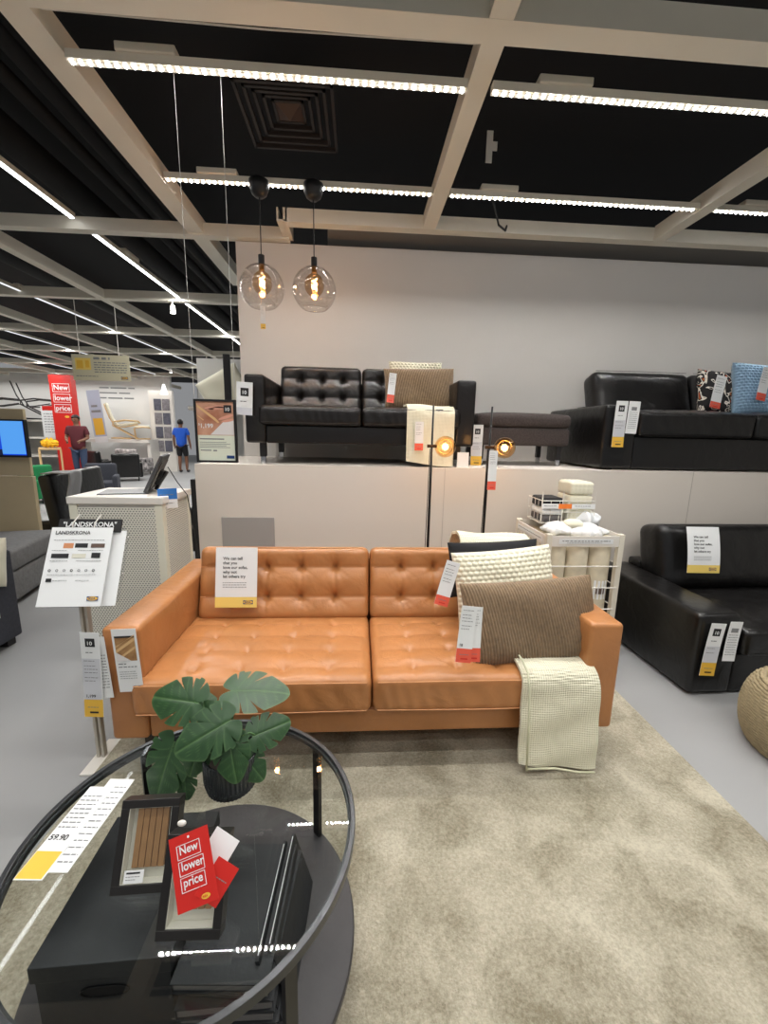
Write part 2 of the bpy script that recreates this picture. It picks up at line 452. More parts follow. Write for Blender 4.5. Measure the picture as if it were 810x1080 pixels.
# ------------------------------------------------------------------ ceiling grid, lights
def beam(x0, x1, y0, y1, z0=3.0, z1=3.11, n=[0]):
    n[0] += 1
    # open channel: soffit plus two cheeks
    b = MB(); t = .012
    b.box(x0, x1, y0, y1, z0, z0+t)
    if x1-x0 < y1-y0: b.box(x0, x0+t, y0, y1, z0+t, z1).box(x1-t, x1, y0, y1, z0+t, z1)
    else: b.box(x0, x1, y0, y0+t, z0+t, z1).box(x0, x1, y1-t, y1, z0+t, z1)
    return struct(b.build('trim_ceiling_beam_%d' % n[0], M_beam))
XB = [-1.38, .55, 2.48]
for x in XB: beam(x-.065 if x < 0 else x-.05, x+.065 if x < 0 else x+.05, -3, 5.2 if x < 0 else 3.66, 3.001)
for x in (-3.3, -5.3, -7.3, -9.3, -11.3): beam(x-.05, x+.05, 0, 18, 3.002)
for y in (2.0, .05, -1.9): beam(-13, 5.0, y-.055, y+.055)
beam(-13, -.61, 3.93, 4.02, 2.985, 3.08)
beam(-.61, 5.0, 3.66, 3.75, 3.0, 3.1); beam(-.66, -.58, 3.66, 4.0, 3.003, 3.1)
for y in (5.93, 7.95, 9.9, 11.85, 13.8): beam(-13, -1.2, y-.045, y+.045)

M_led = emis('led_diode', (.97, .97, 1, 1), 40)
M_led2 = emis('led_diode_rear', (.97, .97, 1, 1), 40)
M_ledf = emis('led_far', (.93, .96, 1, 1), 8)
def led_strip(axis, a0, a1, b, z, label, near=True, lamp=0, group='ceiling LED strips', box=True):
    o = empty('led_strip_light', (a0, b, z) if axis == 'x' else (b, a0, z), 0 if axis == 'x' else PI/2, label, 'ceiling light', group)
    L_ = a1-a0
    MB().box(0, L_, -.02, .02, .012, .048).build('housing', M_beam, o)
    if near:
        d = MB(); dv = MB(); x = .02
        while x < L_-.01:
            d.sphere((x, 0, .007), .0068, 8, 5); dv.box(x+.0085, x+.0295, -.014, .014, .0075, .0095); x += .038
        dv.build('added_baffle', M_beam, o, kind='stuff')  # baffles added under the area light to break it into dots
        d.build('led_row', M_led if b < 3 else M_led2, o, kind='stuff')
    else:
        MB().box(0.01, L_-.01, -.014, .014, .003, .011).build('led_row', M_ledf, o)
    if box: MB().box(L_*.12, L_*.12+.26, -.03, .04, .049, .085).build('driver_box', M_beam, o, bevel=.006)
    if lamp:
        ld = bpy.data.lights.new('led_light', 'AREA'); ld.shape = 'RECTANGLE'; ld.size = L_; ld.size_y = .01 if near else .03; ld.spread = (1.9 if b < 3 else 2.3) if near else 2.6; ld.energy = lamp; ld.color = (1, .975, .94)
        lo = bpy.data.objects.new('led_light', ld); COL.objects.link(lo); lo.parent = o; lo.location = (L_/2, 0, .011 if near else -.004)
    return o
led_strip('x', -1.3, .49, 2.25, 2.955, 'bright white LED strip nearest the camera, left of the sloping ceiling beam', lamp=80)
led_strip('x', .61, 2.42, 2.25, 2.955, 'bright white LED strip nearest the camera, upper right of the ceiling', lamp=72)
led_strip('x', -1.3, .49, 3.19, 2.995, 'white LED strip behind the two pendant lamps', lamp=88)
led_strip('x', .61, 2.42, 3.19, 2.995, 'white LED strip over the dark brown ottoman and black sofa', lamp=88)
led_strip('x', 2.54, 4.3, 3.19, 2.995, 'white LED strip at the far right edge of the ceiling', lamp=60)
led_strip('y', 1.2, 3.9, -2.34, 3.04, 'long LED strip running away at the left edge, nearest piece', near=False)
led_strip('y', 4.05, 8.9, -2.34, 3.04, 'long LED strip running away at left, farther piece beyond the cross beam', near=False)
M_ledf = emis('led_dim', (.93, .96, 1, 1), 1.0)
led_strip('y', 5.0, 12, -4.27, 3.04, 'second LED strip from the pendants running away above the yellow hanging sign', near=False)
led_strip('y', 6.0, 14, -6.3, 3.04, 'third LED strip from the pendants, far off over the armchairs', near=False)
led_strip('y', 6.0, 14, -8.3, 3.04, 'farthest left LED strip running away under the black ceiling', near=False)
# unseen LED strips added above and behind the viewer for fill light
def lamp(x0, x1, y, e, z=2.96): led_strip('x', x0, x1, y, z, 'white LED strip added out of view for fill light', lamp=e, box=False, group='unseen LED strips added for fill', near=False)
M_ledf = emis('led_fill', (.93, .96, 1, 1), 4)
for y, e in ((1.15, 14), (.4, 9), (-.8, 8), (-1.5, 7)):
    for x0 in (-3.2, -1.3, .62, 2.55): lamp(x0, x0+1.8, y, e*(.6 if x0 < -3 or x0 > 2 else 1))
def area(x, y, z, sx, sy, e, col=(1, .97, .93), rot=(0, 0, 0)):
    ld = bpy.data.lights.new('strip_lamp', 'AREA'); ld.shape = 'RECTANGLE'; ld.size = sx; ld.size_y = sy; ld.energy = e; ld.color = col
    o = bpy.data.objects.new('strip_lamp', ld); COL.objects.link(o); o.location = (x, y, z); o.rotation_euler = rot; return o
# lamps of the far store, on their tracks
for x in (-2.34, -4.27, -6.3, -8.3): area(x, 7.5 if x > -4 else 9.5, 3.035, .028, 6.5, 110, (1, .98, .95))
area(-9, 14.0, 3.0, 6, .05, 60, rot=(-.35, 0, 0))
area(-4.5, 16.5, 3.0, 3, .1, 120)

def spot(x, y, z, label, e=0, aim=None):
    o = empty('track_spotlight', (x, y, z), 0, label, 'spotlight', 'small ceiling spotlights')
    MB().cyl((0, 0, .0), (0, 0, .09), .035, .03).build('lamp_head', M_white, o, smooth=False)
    MB().cyl((0, 0, -.003), (0, 0, .001), .03).build('lens', emis('spot_lens', (1, .97, .9, 1), 12), o)
    MB().cyl((0, 0, .09), (0, 0, .14), .01).build('bracket', M_white, o)
spot(-5.3, 5.9, 2.86, 'small round spotlight at left under the second cross beam')
spot(-2.42, 5.9, 2.86, 'bright spotlight beside the long LED strip, above the framed poster')
spot(-3.4, 9.9, 2.86, 'small white spotlight above the left end of the white display wall')
spot(-3.2, 9.9, 2.86, 'small white spotlight nearest the pale display wall, right of its twin')
spot(-5.0, 11.8, 2.86, 'tiny spotlight over the yellow hanging sign')

# air vent
v = empty('air_vent', (-.52, 3.52, 3.6), 0, 'square louvred air vent in the black ceiling', 'air vent')
vb = MB()
for k in range(5):
    s0 = .33-k*.055; t = .02; z = k*.012
    for q in range(4):
        vb.box(-s0, s0, -s0, -s0+t, z, z+.03, X=Matrix.Rotation(q*PI/2, 4, 'Z'))
vb.build('louvre', mat('vent_grey', c(58, 52, 50), .6), v)
MB().add([(-.1, -.1, .06), (.1, -.1, .06), (.1, .1, .06), (-.1, .1, .06), (0, 0, .0)], [(0, 1, 4), (1, 2, 4), (2, 3, 4), (3, 0, 4)]).build('vent_core', mat('vent_brown', c(88, 68, 58), .6), v)
for k, (x, r, z) in enumerate(((-2.0, .05, 3.5), (-2.2, .05, 3.5), (-1.75, .03, 3.62), (-2.75, .12, 3.6), (-4.6, .14, 3.6))):
    tag(MB().cyl((x, -2, z), (x, 16, z), r, n=12).build('ceiling_pipe', M_duct, smooth=True), ['dark pipe under the black ceiling, left of the first long beam', 'second dark pipe beside the first, under the black ceiling', 'thin dark conduit beside the long white beam', 'wide dark duct above the left LED strip', 'widest dark duct far left above the grid'][k], 'pipe', 'pipes under the ceiling')
tag(MB().tube([(-1.35, 2.13, 3.06), (-.4, 2.13, 3.05), (.5, 2.13, 3.06)], .004, 6).build('ceiling_cable', M_white), 'thin white cable running along in front of the nearest LED strip', 'cable')
tag(MB().tube([(.95, 3.3, 3.05), (1.05, 3.45, 2.96), (1.16, 3.62, 3.0), (1.2, 3.7, 3.1)], .008, 6).build('ceiling_cable', M_black), 'black cable looping down between LED strip and wall, right of the middle beam', 'cable')
sn = MB().box(-.02, .02, -.003, .003, -.09, .09).box(-.0, .05, -.004, .004, -.02, .03).build('ceiling_sensor', M_white, loc=(.82, 3.0, 3.2)); tag(sn, 'small white bracket hanging alone against the black ceiling', 'bracket')

# ------------------------------------------------------------------ pendants
M_globe = glass('clear_globe', (.97, .96, .95, 1), 1.75)
M_bulbg = glass('smoked_bulb', (.86, .72, .55, 1), 1.45)
M_fil = emis('filament', (1, .52, .18, 1), 60)
def pendant(x, label):
    o = empty('pendant_lamp', (x, 3.14, 2.35), 0, label, 'pendant lamp', 'pendant lamps')
    MB().lathe([(0, .555), (.028, .556), (.05, .575), (.064, .61), (.066, .65), (.05, .662), (0, .664)], 24).build('ceiling_cup', M_black, o, smooth=True)
    MB().tube([(0, 0, .19), (0, 0, .4), (0, 0, .57)], .004, 6).build('cord', M_black, o)
    MB().cyl((0, 0, .148), (0, 0, .205), .021, n=20).build('socket', M_black, o)
    pr = [(.148*math.sin(a), .148*math.cos(a)) for a in np.linspace(.14, 2.55, 26)]
    MB().lathe(pr, 40).build('glass_globe', M_globe, o, smooth=True, solid=.004)
    bu = [(.018, .14), (.02, .11)]+[(.068*math.sin(a), .03+.075*math.cos(a)) for a in np.linspace(.35, PI, 18)]
    g = MB().lathe(bu, 28).build('bulb', M_bulbg, o, smooth=True)
    pts = [(.016*math.cos(t*1.9), .016*math.sin(t*1.9), .075-.011*t) for t in np.linspace(0, 7, 50)]
    MB().tube(pts, .0024, 5).build('filament', M_fil, g)
    MB().cyl((0, 0, .11), (0, 0, .148), .014, .018).build('bulb_cap', mat('brass', c(150, 120, 80), .3, 1), g)
    ld = bpy.data.lights.new('bulb_light', 'POINT'); ld.energy = 5; ld.color = (1, .62, .34); ld.shadow_soft_size = .02
    l = bpy.data.objects.new('bulb_light', ld); COL.objects.link(l); l.parent = o; l.location = (0, 0, .04)
    return o
pendant(-.675, 'left clear glass globe pendant lamp with a price tag hanging below')
pendant(-.318, 'right clear glass globe pendant lamp without a tag')
price_tag('narrow price tag with yellow foot under the left glass pendant', T(-.675, 3.13, 2.155), .034, .15, M_yel, .035, ten=False, bend=.002)

# ------------------------------------------------------------------ sofas
def tuft(cols, rows, ax_a, ax_b, out, A=.02, seam=.004, puff=.004, spread=.03, cre=.006, sa=.177, sb=.13, star=True):
    """push a cushion face: buttons pulled in at every (col,row), stitched rows, creases running out of each button"""
    def f(P, N):
        a = P[:, ax_a]; b = P[:, ax_b]; w = np.clip(N[:, abs(out)-1]*(1 if out > 0 else -1), 0, 1)
        d = np.zeros(len(P))
        d += puff*np.abs(np.sin(PI*(b-rows[0])/sb))
        for r in rows: d -= seam*np.exp(-((b-r)/.006)**2)
        for i, q in enumerate(cols):
            for j, r in enumerate(rows):
                da = a-q; db = b-r; dd = np.sqrt(da**2+db**2)
                d -= A*np.exp(-(dd/spread)**1.3)
                wig = .004*np.sin(db*60+i*2+j)
                d -= cre*np.exp(-((da-wig)/.0075)**2)*np.exp(-np.abs(db)/(sb*.33))
                if star:
                    for sx in (-1, 1):
                        for k in (.55, 1.3):
                            e = (da*sx*1.0-np.abs(db)*k)/math.sqrt(1+k*k)
                            d -= cre*.55*np.exp(-(e/.0065)**2)*np.exp(-dd/.045)*(da*sx > 0)
        P = P.copy(); P[:, abs(out)-1] += (1 if out > 0 else -1)*d*w
        return P
    return f
def crown(x0, x1, y0, y1, h, ax=(0, 1, 2), s=1, wr=.0):
    def f(P, N):
        u = 2*(P[:, ax[0]]-x0)/(x1-x0)-1; v = 2*(P[:, ax[1]]-y0)/(y1-y0)-1
        w = np.clip(N[:, ax[2]]*s, 0, 1)
        P = P.copy()
        P[:, ax[2]] += s*w*h*(1-np.clip(u, -1, 1)**4)*(1-np.clip(v, -1, 1)**4)
        if wr: P[:, ax[2]] += s*w*wr*(np.sin(P[:, ax[0]]*37+np.sin(P[:, ax[1]]*23)*2)*np.sin(P[:, ax[1]]*31+2*np.sin(P[:, ax[0]]*17)))
        return P
    return f
def comp(*fs):
    def f(P, N):
        for g in fs: P = g(P, N)
        return P
    return f
def edge_folds(x0, x1, amp=.003, k=90):
    """small gathered folds on the front edge of a leather cushion"""
    def f(P, N):
        P = P.copy(); w = np.clip(-N[:, 1], 0, 1)
        P[:, 1] += w*amp*np.sin(P[:, 0]*k+3*np.sin(P[:, 0]*11)+P[:, 2]*30)*.6
        return P
    return f

def sofa(name, label, group, loc, rz, W, D, arm_h, arm_w, leg_h, seat, m, back_top=.80, tufted=True, seat_d=.52, arm_r=.02, leg='metal', lean=.11,
         n=2, seat_z=.44, seat_bot=.278, back_th=.17, cush_w=None, right_arm=True, seam_m=None, floor_z=0, front_over=.034, res=.011, cat='sofa'):
    o = empty(name, loc, rz, label, cat, group)
    iw = W-2*arm_w if right_arm else W-arm_w
    MB().rbox(0, arm_w, 0, D, leg_h, arm_h, arm_r, .06).build('armrest', m, o, smooth=True)
    if right_arm: MB().rbox(W-arm_w, W, 0, D, leg_h, arm_h, arm_r, .06).build('armrest', m, o, smooth=True)
    MB().rbox(arm_w, arm_w+iw, .012, D-.02, leg_h, seat_bot, .012, .08).build('base_frame', m, o, smooth=True)
    MB().rbox(arm_w, arm_w+iw, D-.13, D, leg_h, min(arm_h+.04, back_top-.06), .02, .08).build('back_frame', m, o, smooth=True)
    cw = iw/n if not cush_w else cush_w
    for k in range(n):
        x0 = arm_w+k*cw+.002; x1 = arm_w+(k+1)*cw-.002
        if k == 0: x0 -= (.045 if tufted else 0)
        if k == n-1 and right_arm: x1 += (.035 if tufted else 0)
        cx = arm_w+k*cw
        def taper(P, N, x0=x0, x1=x1):   # behind the arm fronts the cushion stays between the arms
            P = P.copy(); w = np.clip((P[:, 1]+.0)/.004, 0, 1)
            lo, hi = arm_w+.001, arm_w+iw-.001
            P[:, 0] = P[:, 0]*(1-w)+np.clip(P[:, 0], lo, hi)*w
            return P
        if tufted:
            cols = [cx+.17+q*.177 for q in range(int((cw-.1)/.177))]
            rows = [.055+.13*q for q in range(4)]
            fn = comp(crown(x0, x1, 0, seat_d, .014), tuft(cols, rows, 0, 1, 3, .010, .001, .004, .026, .005), edge_folds(x0, x1), taper)
            rs = res
        else: fn = comp(crown(x0, x1, 0, seat_d, .03, wr=.004), edge_folds(x0, x1, .004, 60)); rs = .03
        sc = MB().rbox(x0, x1, -front_over, seat_d+.06, seat_bot, seat_z-.01, .035 if tufted else .03, rs, fn).build('seat_cushion', m, o, smooth=True)
        pp = MB()
        zt = seat_z-.022
        pp.tube([(x0+.02, -front_over+.002, zt), (x0+.05, -front_over-.002, zt+.003), ((x0+x1)/2, -front_over-.002, zt+.004), (x1-.05, -front_over-.002, zt+.003), (x1-.02, -front_over+.002, zt)], .0022, 6)
        pp.tube([(x0+.02, -front_over+.002, seat_bot+.02), ((x0+x1)/2, -front_over-.002, seat_bot+.018), (x1-.02, -front_over+.002, seat_bot+.02)], .0022, 6)
        pp.build('seam_piping', seam_m or m, sc)
        # back cushion, leaning
        x0 = cx+.003; x1 = cx+cw-.003; h = (back_top-seat_z+.02)
        X = T(0, seat_d, seat_z-.02) @ Matrix.Rotation(-lean/h*1.0, 4, 'X')
        if tufted:
            cols = [cx+.17+q*.177 for q in range(int((cw-.1)/.177))]
            rows = [h*.32, h*.72]
            fn = comp(tuft(cols, rows, 0, 2, -2, .024, .004, .012, .034, .014, sb=h*.4))
            mb = MB().rbox(x0, x1, 0, back_th, 0, h, .035, res, fn)
        else:
            fn = crown(x0, x1, 0, h, .03, (0, 2, 1), -1, .003)
            mb = MB().rbox(x0, x1, 0, back_th, 0, h, .06, .03, fn)
        bc = mb.build('back_cushion', m, o, smooth=True); bc.matrix_local = X
        pp = MB()
        if tufted:
            for r in rows: pp.tube([(x0+.012, -.003, r), (x0+.04, .0, r)], .0016, 5)
        pp.tube([(x0+.03, .004, h-.008), ((x0+x1)/2, .002, h-.006), (x1-.03, .004, h-.008)], .002, 5)
        pp.build('seam_piping', seam_m or m, bc)
    ins = .17
    for (x, y) in ((ins*.6, .09), (W-ins*.6, .09), (ins*.6, D-.08), (W-ins*.6, D-.08)):
        if leg == 'metal':
            MB().box(x-.018, x+.018, y-.018, y+.018, floor_z, leg_h+.01).build('leg', M_leg, o)
        elif leg == 'chrome':
            q = MB().box(x-.022, x+.022, y-.022, y+.022, .05, leg_h+.01).build('leg', M_leg, o)
            MB().box(x-.017, x+.017, y-.017, y+.017, 0, .05).build('leg_tip', M_chrome, q)
        else: MB().box(x-.03, x+.03, y-.03, y+.03, floor_z, leg_h+.005).build('leg', M_leg, o)
    return o

SX, SY = -.958, 1.495
sofa('tan_sofa', 'tan leather button-tufted three-seat sofa in the centre on the beige rug', None, (SX, SY, 0), 0, 2.04, .89, .64, .14, .165, 2, M_tan,
     arm_r=.018, leg='metal', seam_m=M_tanseam, floor_z=.014, res=.0085)
sofa('black_sofa', 'black leather tufted two-seat sofa on the platform, behind the tan sofa', None, (-.80, 3.03, PZ), 0, 1.64, .89, .62, .14, .15, 2, M_blk,
     leg='chrome', seam_m=mat('dark_thread', c(50, 46, 44), .6), back_top=.79, seat_z=.42)
sofa('black_sofa', 'black leather sofa with plain cushions on the platform at right', None, (1.80, 3.0, PZ), 0, 2.3, .92, .475, .25, .012, 2, M_blk2,
     tufted=False, back_top=.85, arm_r=.025, leg='block', seat_d=.56, seat_z=.44, seat_bot=.25, lean=.14, back_th=.2)
sofa('black_sofa', 'black leather sofa on the floor at right behind the jute pouf', None, (1.80, 1.93, 0), .02, 2.3, .95, .475, .25, .012, 2, M_blk2,
     tufted=False, back_top=.83, arm_r=.03, leg='block', seat_d=.58, seat_z=.40, seat_bot=.24, lean=.10, back_th=.24)

# ottoman on the platform
o = empty('ottoman', (.92, 3.25, PZ), 0, 'dark brown fabric ottoman beside the black two-seat sofa on the platform', 'ottoman')
MB().rbox(0, .76, 0, .5, .16, .30, .03, .04).build('base', M_brownf, o, smooth=True)
MB().rbox(-.005, .765, -.005, .505, .302, .405, .04, .03, crown(0, .76, 0, .5, .018)).build('cushion', M_brownf, o, smooth=True)
for x in (.06, .70):
    for y in (.06, .44):
        q = MB().box(x-.018, x+.018, y-.018, y+.018, .05, .165).build('leg', M_leg, o); MB().box(x-.014, x+.014, y-.014, y+.014, 0, .05).build('leg_tip', M_chrome, q)

# ------------------------------------------------------------------ cushions
def pillow(name, label, M, w, h, t, m, kind='plain', group=None, res=None, piping=None):
    nu, nv = (90, 60) if kind == 'plain' else (180, 120)
    if res: nu, nv = res
    def surf(s):
        def f(u, v):
            a = 2*u-1; b = 2*v-1
            inx = 1-.06*(1-b*b)*1.0*abs(a)**2; inz = 1-.07*(1-a*a)*abs(b)**2
            x = w/2*a*(1-.035*(1-b*b)); z = h/2*b*(1-.05*(1-a*a))
            th = t/2*(max(0, 1-a**4)**.55)*(max(0, 1-b**4)**.55)
            y = th*s
            if kind == 'bobble':
                rw = math.floor(b*h/.048+.5); y += s*.011*min(1, th/.01)*(abs(math.cos(PI*(a*w/.056+.5*(rw % 2))))*abs(math.cos(PI*b*h/.048)))**.7
            if kind == 'cord':
                y += s*.0032*min(1, th/.01)*math.sin((a*w/2+.12*b*h/2)*2*PI/.0125)
            if kind == 'waffle':
                y += s*.003*min(1, th/.01)*abs(math.sin(a*PI*w/.04))*abs(math.sin(b*PI*h/.03))
            y += s*.006*math.sin(a*5+b*3)*(1-a*a)*(1-b*b)
            return (x, y, z)
        return f
    b = MB(); b.grid(surf(-1), nu, nv, 0); b.grid(surf(1), nu//2, nv//2, 0, flip=True)
    o = b.build(name, m, smooth=True); o.matrix_world = M; tag(o, label, 'cushion', group)
    if piping:
        q = MB(); P = []
        for k in range(0, 80):
            t_ = k/80*4; i = int(t_); f_ = t_-i
            a, bb = [(-1+2*f_, -1), (1, -1+2*f_), (1-2*f_, 1), (-1, 1-2*f_)][i]
            P.append((w/2*a*(1-.05*(1-bb*bb)), 0, h/2*bb*(1-.07*(1-a*a))))
        q.tube(P+[P[0]], .004, 6); q.build('piping', piping, o)
    return o
pillow('bolster_cushion', 'brown corduroy cushion in front of the others on the tan sofa', T(.755, 1.645, .588, -.34, -.06, .03), .60, .36, .15, M_cord, 'cord', res=(420, 60))
pillow('bobble_cushion', 'cream bobble-knit cushion behind the brown corduroy one on the tan sofa', T(.725, 1.90, .655, -.30, -.09, .02), .50, .36, .13, M_cream, 'bobble')
pillow('black_cushion', 'black cushion behind the cream bobble one on the tan sofa', T(.70, 2.0, .71, -.26, -.05, 0), .47, .28, .09, M_bfab)
pillow('bobble_cushion', 'cream textured cushion behind the brown one on the black platform sofa', T(.46, 3.52, PZ+.65, -.2, 0, 0), .44, .34, .12, M_cream, 'bobble')
pillow('bolster_cushion', 'brown corduroy cushion on the black two-seat sofa on the platform', T(.475, 3.36, PZ+.575, -.25, -.03, 0), .56, .35, .16, M_cord, 'cord', res=(300, 50))
# patterned cushion
def patterned():
    m = mat('floral_print', c(24, 20, 22), .85); nt = m.node_tree; N = nt.nodes; L = nt.links; p = N['Principled BSDF']
    tc = N.new('ShaderNodeTexCoord')
    n = N.new('ShaderNodeTexNoise'); n.inputs['Scale'].default_value = 9; n.inputs['Detail'].default_value = 1; n.inputs['Distortion'].default_value = 1.6
    n2 = N.new('ShaderNodeTexVoronoi'); n2.inputs['Scale'].default_value = 15
    L.new(tc.outputs['Object'], n.inputs[0]); L.new(tc.outputs['Object'], n2.inputs[0])
    r = N.new('ShaderNodeValToRGB'); e = r.color_ramp; e.interpolation = 'CONSTANT'
    e.elements[0].color = c(24, 20, 22); e.elements[1].position = .50; e.elements[1].color = c(228, 220, 208)
    for pos, col in ((.555, c(24, 20, 22)), (.62, c(206, 90, 40)), (.66, c(120, 130, 70)), (.69, c(24, 20, 22))):
        q = e.elements.new(pos); q.color = col
    L.new(n.outputs['Fac'], r.inputs[0]); L.new(r.outputs[0], p.inputs['Base Color']); return m
pillow('floral_cushion', 'black floral print cushion left of the blue cushion on the black sofa', T(3.03, 3.42, PZ+.615, -.25, .06, 0), .42, .40, .13, patterned())
pillow('blue_cushion', 'light blue bobble cushion at the right end of the platform sofa', T(3.33, 3.34, PZ+.64, -.22, .04, 0), .56, .44, .15, mat('blue_yarn', c(138, 170, 196), .9, sheen=.3), 'bobble')

# ------------------------------------------------------------------ throws
def throw(name, label, path, x0, x1, xb0=None, xb1=None, m=M_throw, flare=.0, th=.012, wob=.008, du=.01, layers=1, fold=True, group=None):
    """blanket strip that follows path (y,z); edges may move sideways to xb0/xb1 at the far end"""
    P = [Vector((0, a, b)) for a, b in path]
    L_ = [0]
    for i in range(1, len(P)): L_.append(L_[-1]+(P[i]-P[i-1]).length)
    tot = L_[-1]; nv = int(tot/du); nu = int((x1-x0)/du)
    xb0 = x0 if xb0 is None else xb0; xb1 = x1 if xb1 is None else xb1
    def at(s):
        for i in range(len(P)-1):
            if s <= L_[i+1] or i == len(P)-2:
                k = (s-L_[i])/(L_[i+1]-L_[i]); p = P[i].lerp(P[i+1], k); d = (P[i+1]-P[i]).normalized(); return p, Vector((0, -d.z, d.y))
    def surf(off):
        def f(u, v):
            s = v*tot; p, nrm = at(s)
            # smooth the normal a little
            p1, n1 = at(min(tot, s+.02)); p2, n2 = at(max(0, s-.02)); nrm = (n1+n2+nrm).normalized(); p = (p*2+p1+p2)/4
            x = (x0+(x1-x0)*u)*(1-v)+(xb0+(xb1-xb0)*u)*v
            w = wob*v*math.sin(u*9+v*3)+.003*math.sin(v*23+u*5)
            wf = .0018*math.sin(x*2*PI/.016)*math.sin(s*2*PI/.016)
            q = p+nrm*(off+w*1.0+(wf if off > 0 else 0))
            return (x, q.y, q.z+.018*v*math.sin(u*3.0-1)*(-1))
        return f
    b = MB(); b.grid(surf(th), nu, nv); b.grid(surf(0), nu, nv, flip=True)
    f1 = surf(th); f0 = surf(0)
    for u in (0, 1): b.grid(lambda a, v, u=u: tuple(Vector(f0(u, v)).lerp(Vector(f1(u, v)), a)), 2, nv, flip=bool(u))
    for v in (0, 1): b.grid(lambda a, w, v=v: tuple(Vector(f0(w, v)).lerp(Vector(f1(w, v)), a)), 2, nu, flip=not v)
    o = b.build(name, m, smooth=True); tag(o, label, 'throw', group); return o
tb = throw('folded_throw', 'cream waffle throw hanging over the right seat of the tan sofa', [(1.72, .468), (1.60, .468), (1.50, .464), (1.46, .448), (1.44, .41), (1.435, .3), (1.43, .18), (1.425, .05)], .655, .965, .66, .985, th=.014, du=.0045)
q = MB(); q.tube([(.672, 1.60, .486), (.672, 1.50, .482), (.673, 1.445, .462), (.674, 1.42, .41), (.68, 1.41, .25), (.684, 1.40, .06)], .004, 6)
q.tube([(.69, 1.405, .062), (.80, 1.40, .066), (.9, 1.40, .045), (.97, 1.402, .04)], .004, 6)
h_ = q.build('hem', mat('cream_hem', c(210, 210, 180), .9), tb, smooth=True)
throw('folded_throw', 'cream throw folded over the back of the tan sofa behind the cushions', [(2.07, .62), (2.10, .76), (2.14, .815), (2.22, .83), (2.32, .80), (2.40, .70), (2.405, .5)], .55, .94, th=.016)
throw('folded_throw', 'cream throw draped over the seat of the black platform sofa', [(3.45, PZ+.445), (3.2, PZ+.45), (3.04, PZ+.44), (2.985, PZ+.40), (2.98, PZ+.3), (2.975, PZ+.15), (2.975, PZ+.02)], .34, .68, .34, .68, th=.014)

# ------------------------------------------------------------------ tags and papers on the sofas
c1 = card('notice_card', 'white notice with yellow foot hanging on the tan sofa back', 'sign', T(-.607, 2.02, .652, -.22, 0, .0), .205, .30, M_paper,
     [(-.1025, -.15, .1025, -.098, M_yelp, 'yellow_foot')],
     [(s, -.066, .088-.0225*i, .0205, M_ink) for i, s in enumerate(('We can tell', 'that you', 'love our sofas,', 'why not', 'let others try'))],
     [(-.066, .05, -.028-.011*i, .003) for i in range(3)], logo=(.06, -.124, .024))
card('notice_card', 'white notice with yellow foot on the back of the floor-standing black sofa', 'sign', T(2.245, 2.475, .675, -.22, 0, -.04), .215, .30, M_paper,
     [(-.1075, -.15, .1075, -.098, M_yelp, 'yellow_foot')],
     [(s, -.066, .078-.0235*i, .0205, M_ink) for i, s in enumerate(('We can tell', 'that you', 'love our sofas,', 'why not', 'let others try'))],
     [(-.066, .05, -.045-.011*i, .003) for i in range(3)], logo=(.06, -.124, .024), bend=-.01)
# left arm tags
price_tag('white price tag with yellow foot at the outer corner of the tan sofa left arm', T(-.985, 1.463, .468, 0, .05, 0), .068, .345, M_yel, .072, price='1,199')
card('price_tag', 'second white tag behind the first at the tan sofa left arm', 'price tag', T(-.962, 1.476, .49, 0, -.05, 0), .068, .25, M_paper, [], [], [(-.02, .028, .05-.012*i, .003) for i in range(12)], 'hanging price tags')
m_ph = mat('leather_photo', c(176, 121, 77), .34, .5, noise=(14, .5, c(224, 176, 120)))
card('care_leaflet', 'leather care leaflet with a photo on the tan sofa left arm front', 'leaflet', T(-.855, 1.470, .522, 0, -.04, 0), .088, .255, M_paper,
     [(-.036, .0, .036, .10, m_ph, 'photo'), (-.036, .093, .036, .10, M_ink, 'photo_edge')],
     [], [(-.034, -.005, -.014, .004), (-.034, .032, -.026, .004)]+[(-.034, .028, -.045-.009*i, .002) for i in range(4)], logo=(.022, -.108, .013))
lf = bpy.data.objects['care_leaflet']
q = MB()
for k, (a, w2) in enumerate(((.062, .012), (.030, .010), (.084, .005))):
    q.add([(-.036, -.0018, a-.030), (-.036, -.0018, a-.030+w2), (.036, -.0018, min(.0995, a+.020+w2)), (.036, -.0018, a+.020)], [(0, 1, 2, 3)])
q.build('leather_folds', mat('pale_leather', c(222, 182, 128), .5), lf)
q = MB(); q.add([(-.036, -.0022, .036), (.016, -.0022, 0), (-.036, -.0022, 0)], [(0, 1, 2)]); q.build('cloth_wedge', mat('cloth_white', c(226, 222, 220), .7), lf)
# cushion tags on the tan sofa
price_tag('white tag with red foot on the brown corduroy cushion, left one of two', T(.425, 1.47, .615, -.12, .10, 0), .062, .225, M_coral, .055, ten=False, price='18')
price_tag('white tag with red foot on the brown corduroy cushion, right one of two', T(.462, 1.478, .61, -.12, .03, 0), .05, .22, M_coral, .055, ten=False)
price_tag('white tag with red foot on the cream bobble cushion of the tan sofa', T(.415, 1.80, .70, -.2, .30, 0), .066, .21, M_coral, .045, ten=False)
card('price_tag', 'small white care tag on the throw over the tan sofa back', 'price tag', T(.60, 2.045, .745, -.3, 0, 0), .07, .09, M_paper, [], [], [(-.02, .02, .02-.01*i, .002) for i in range(4)], 'hanging price tags')
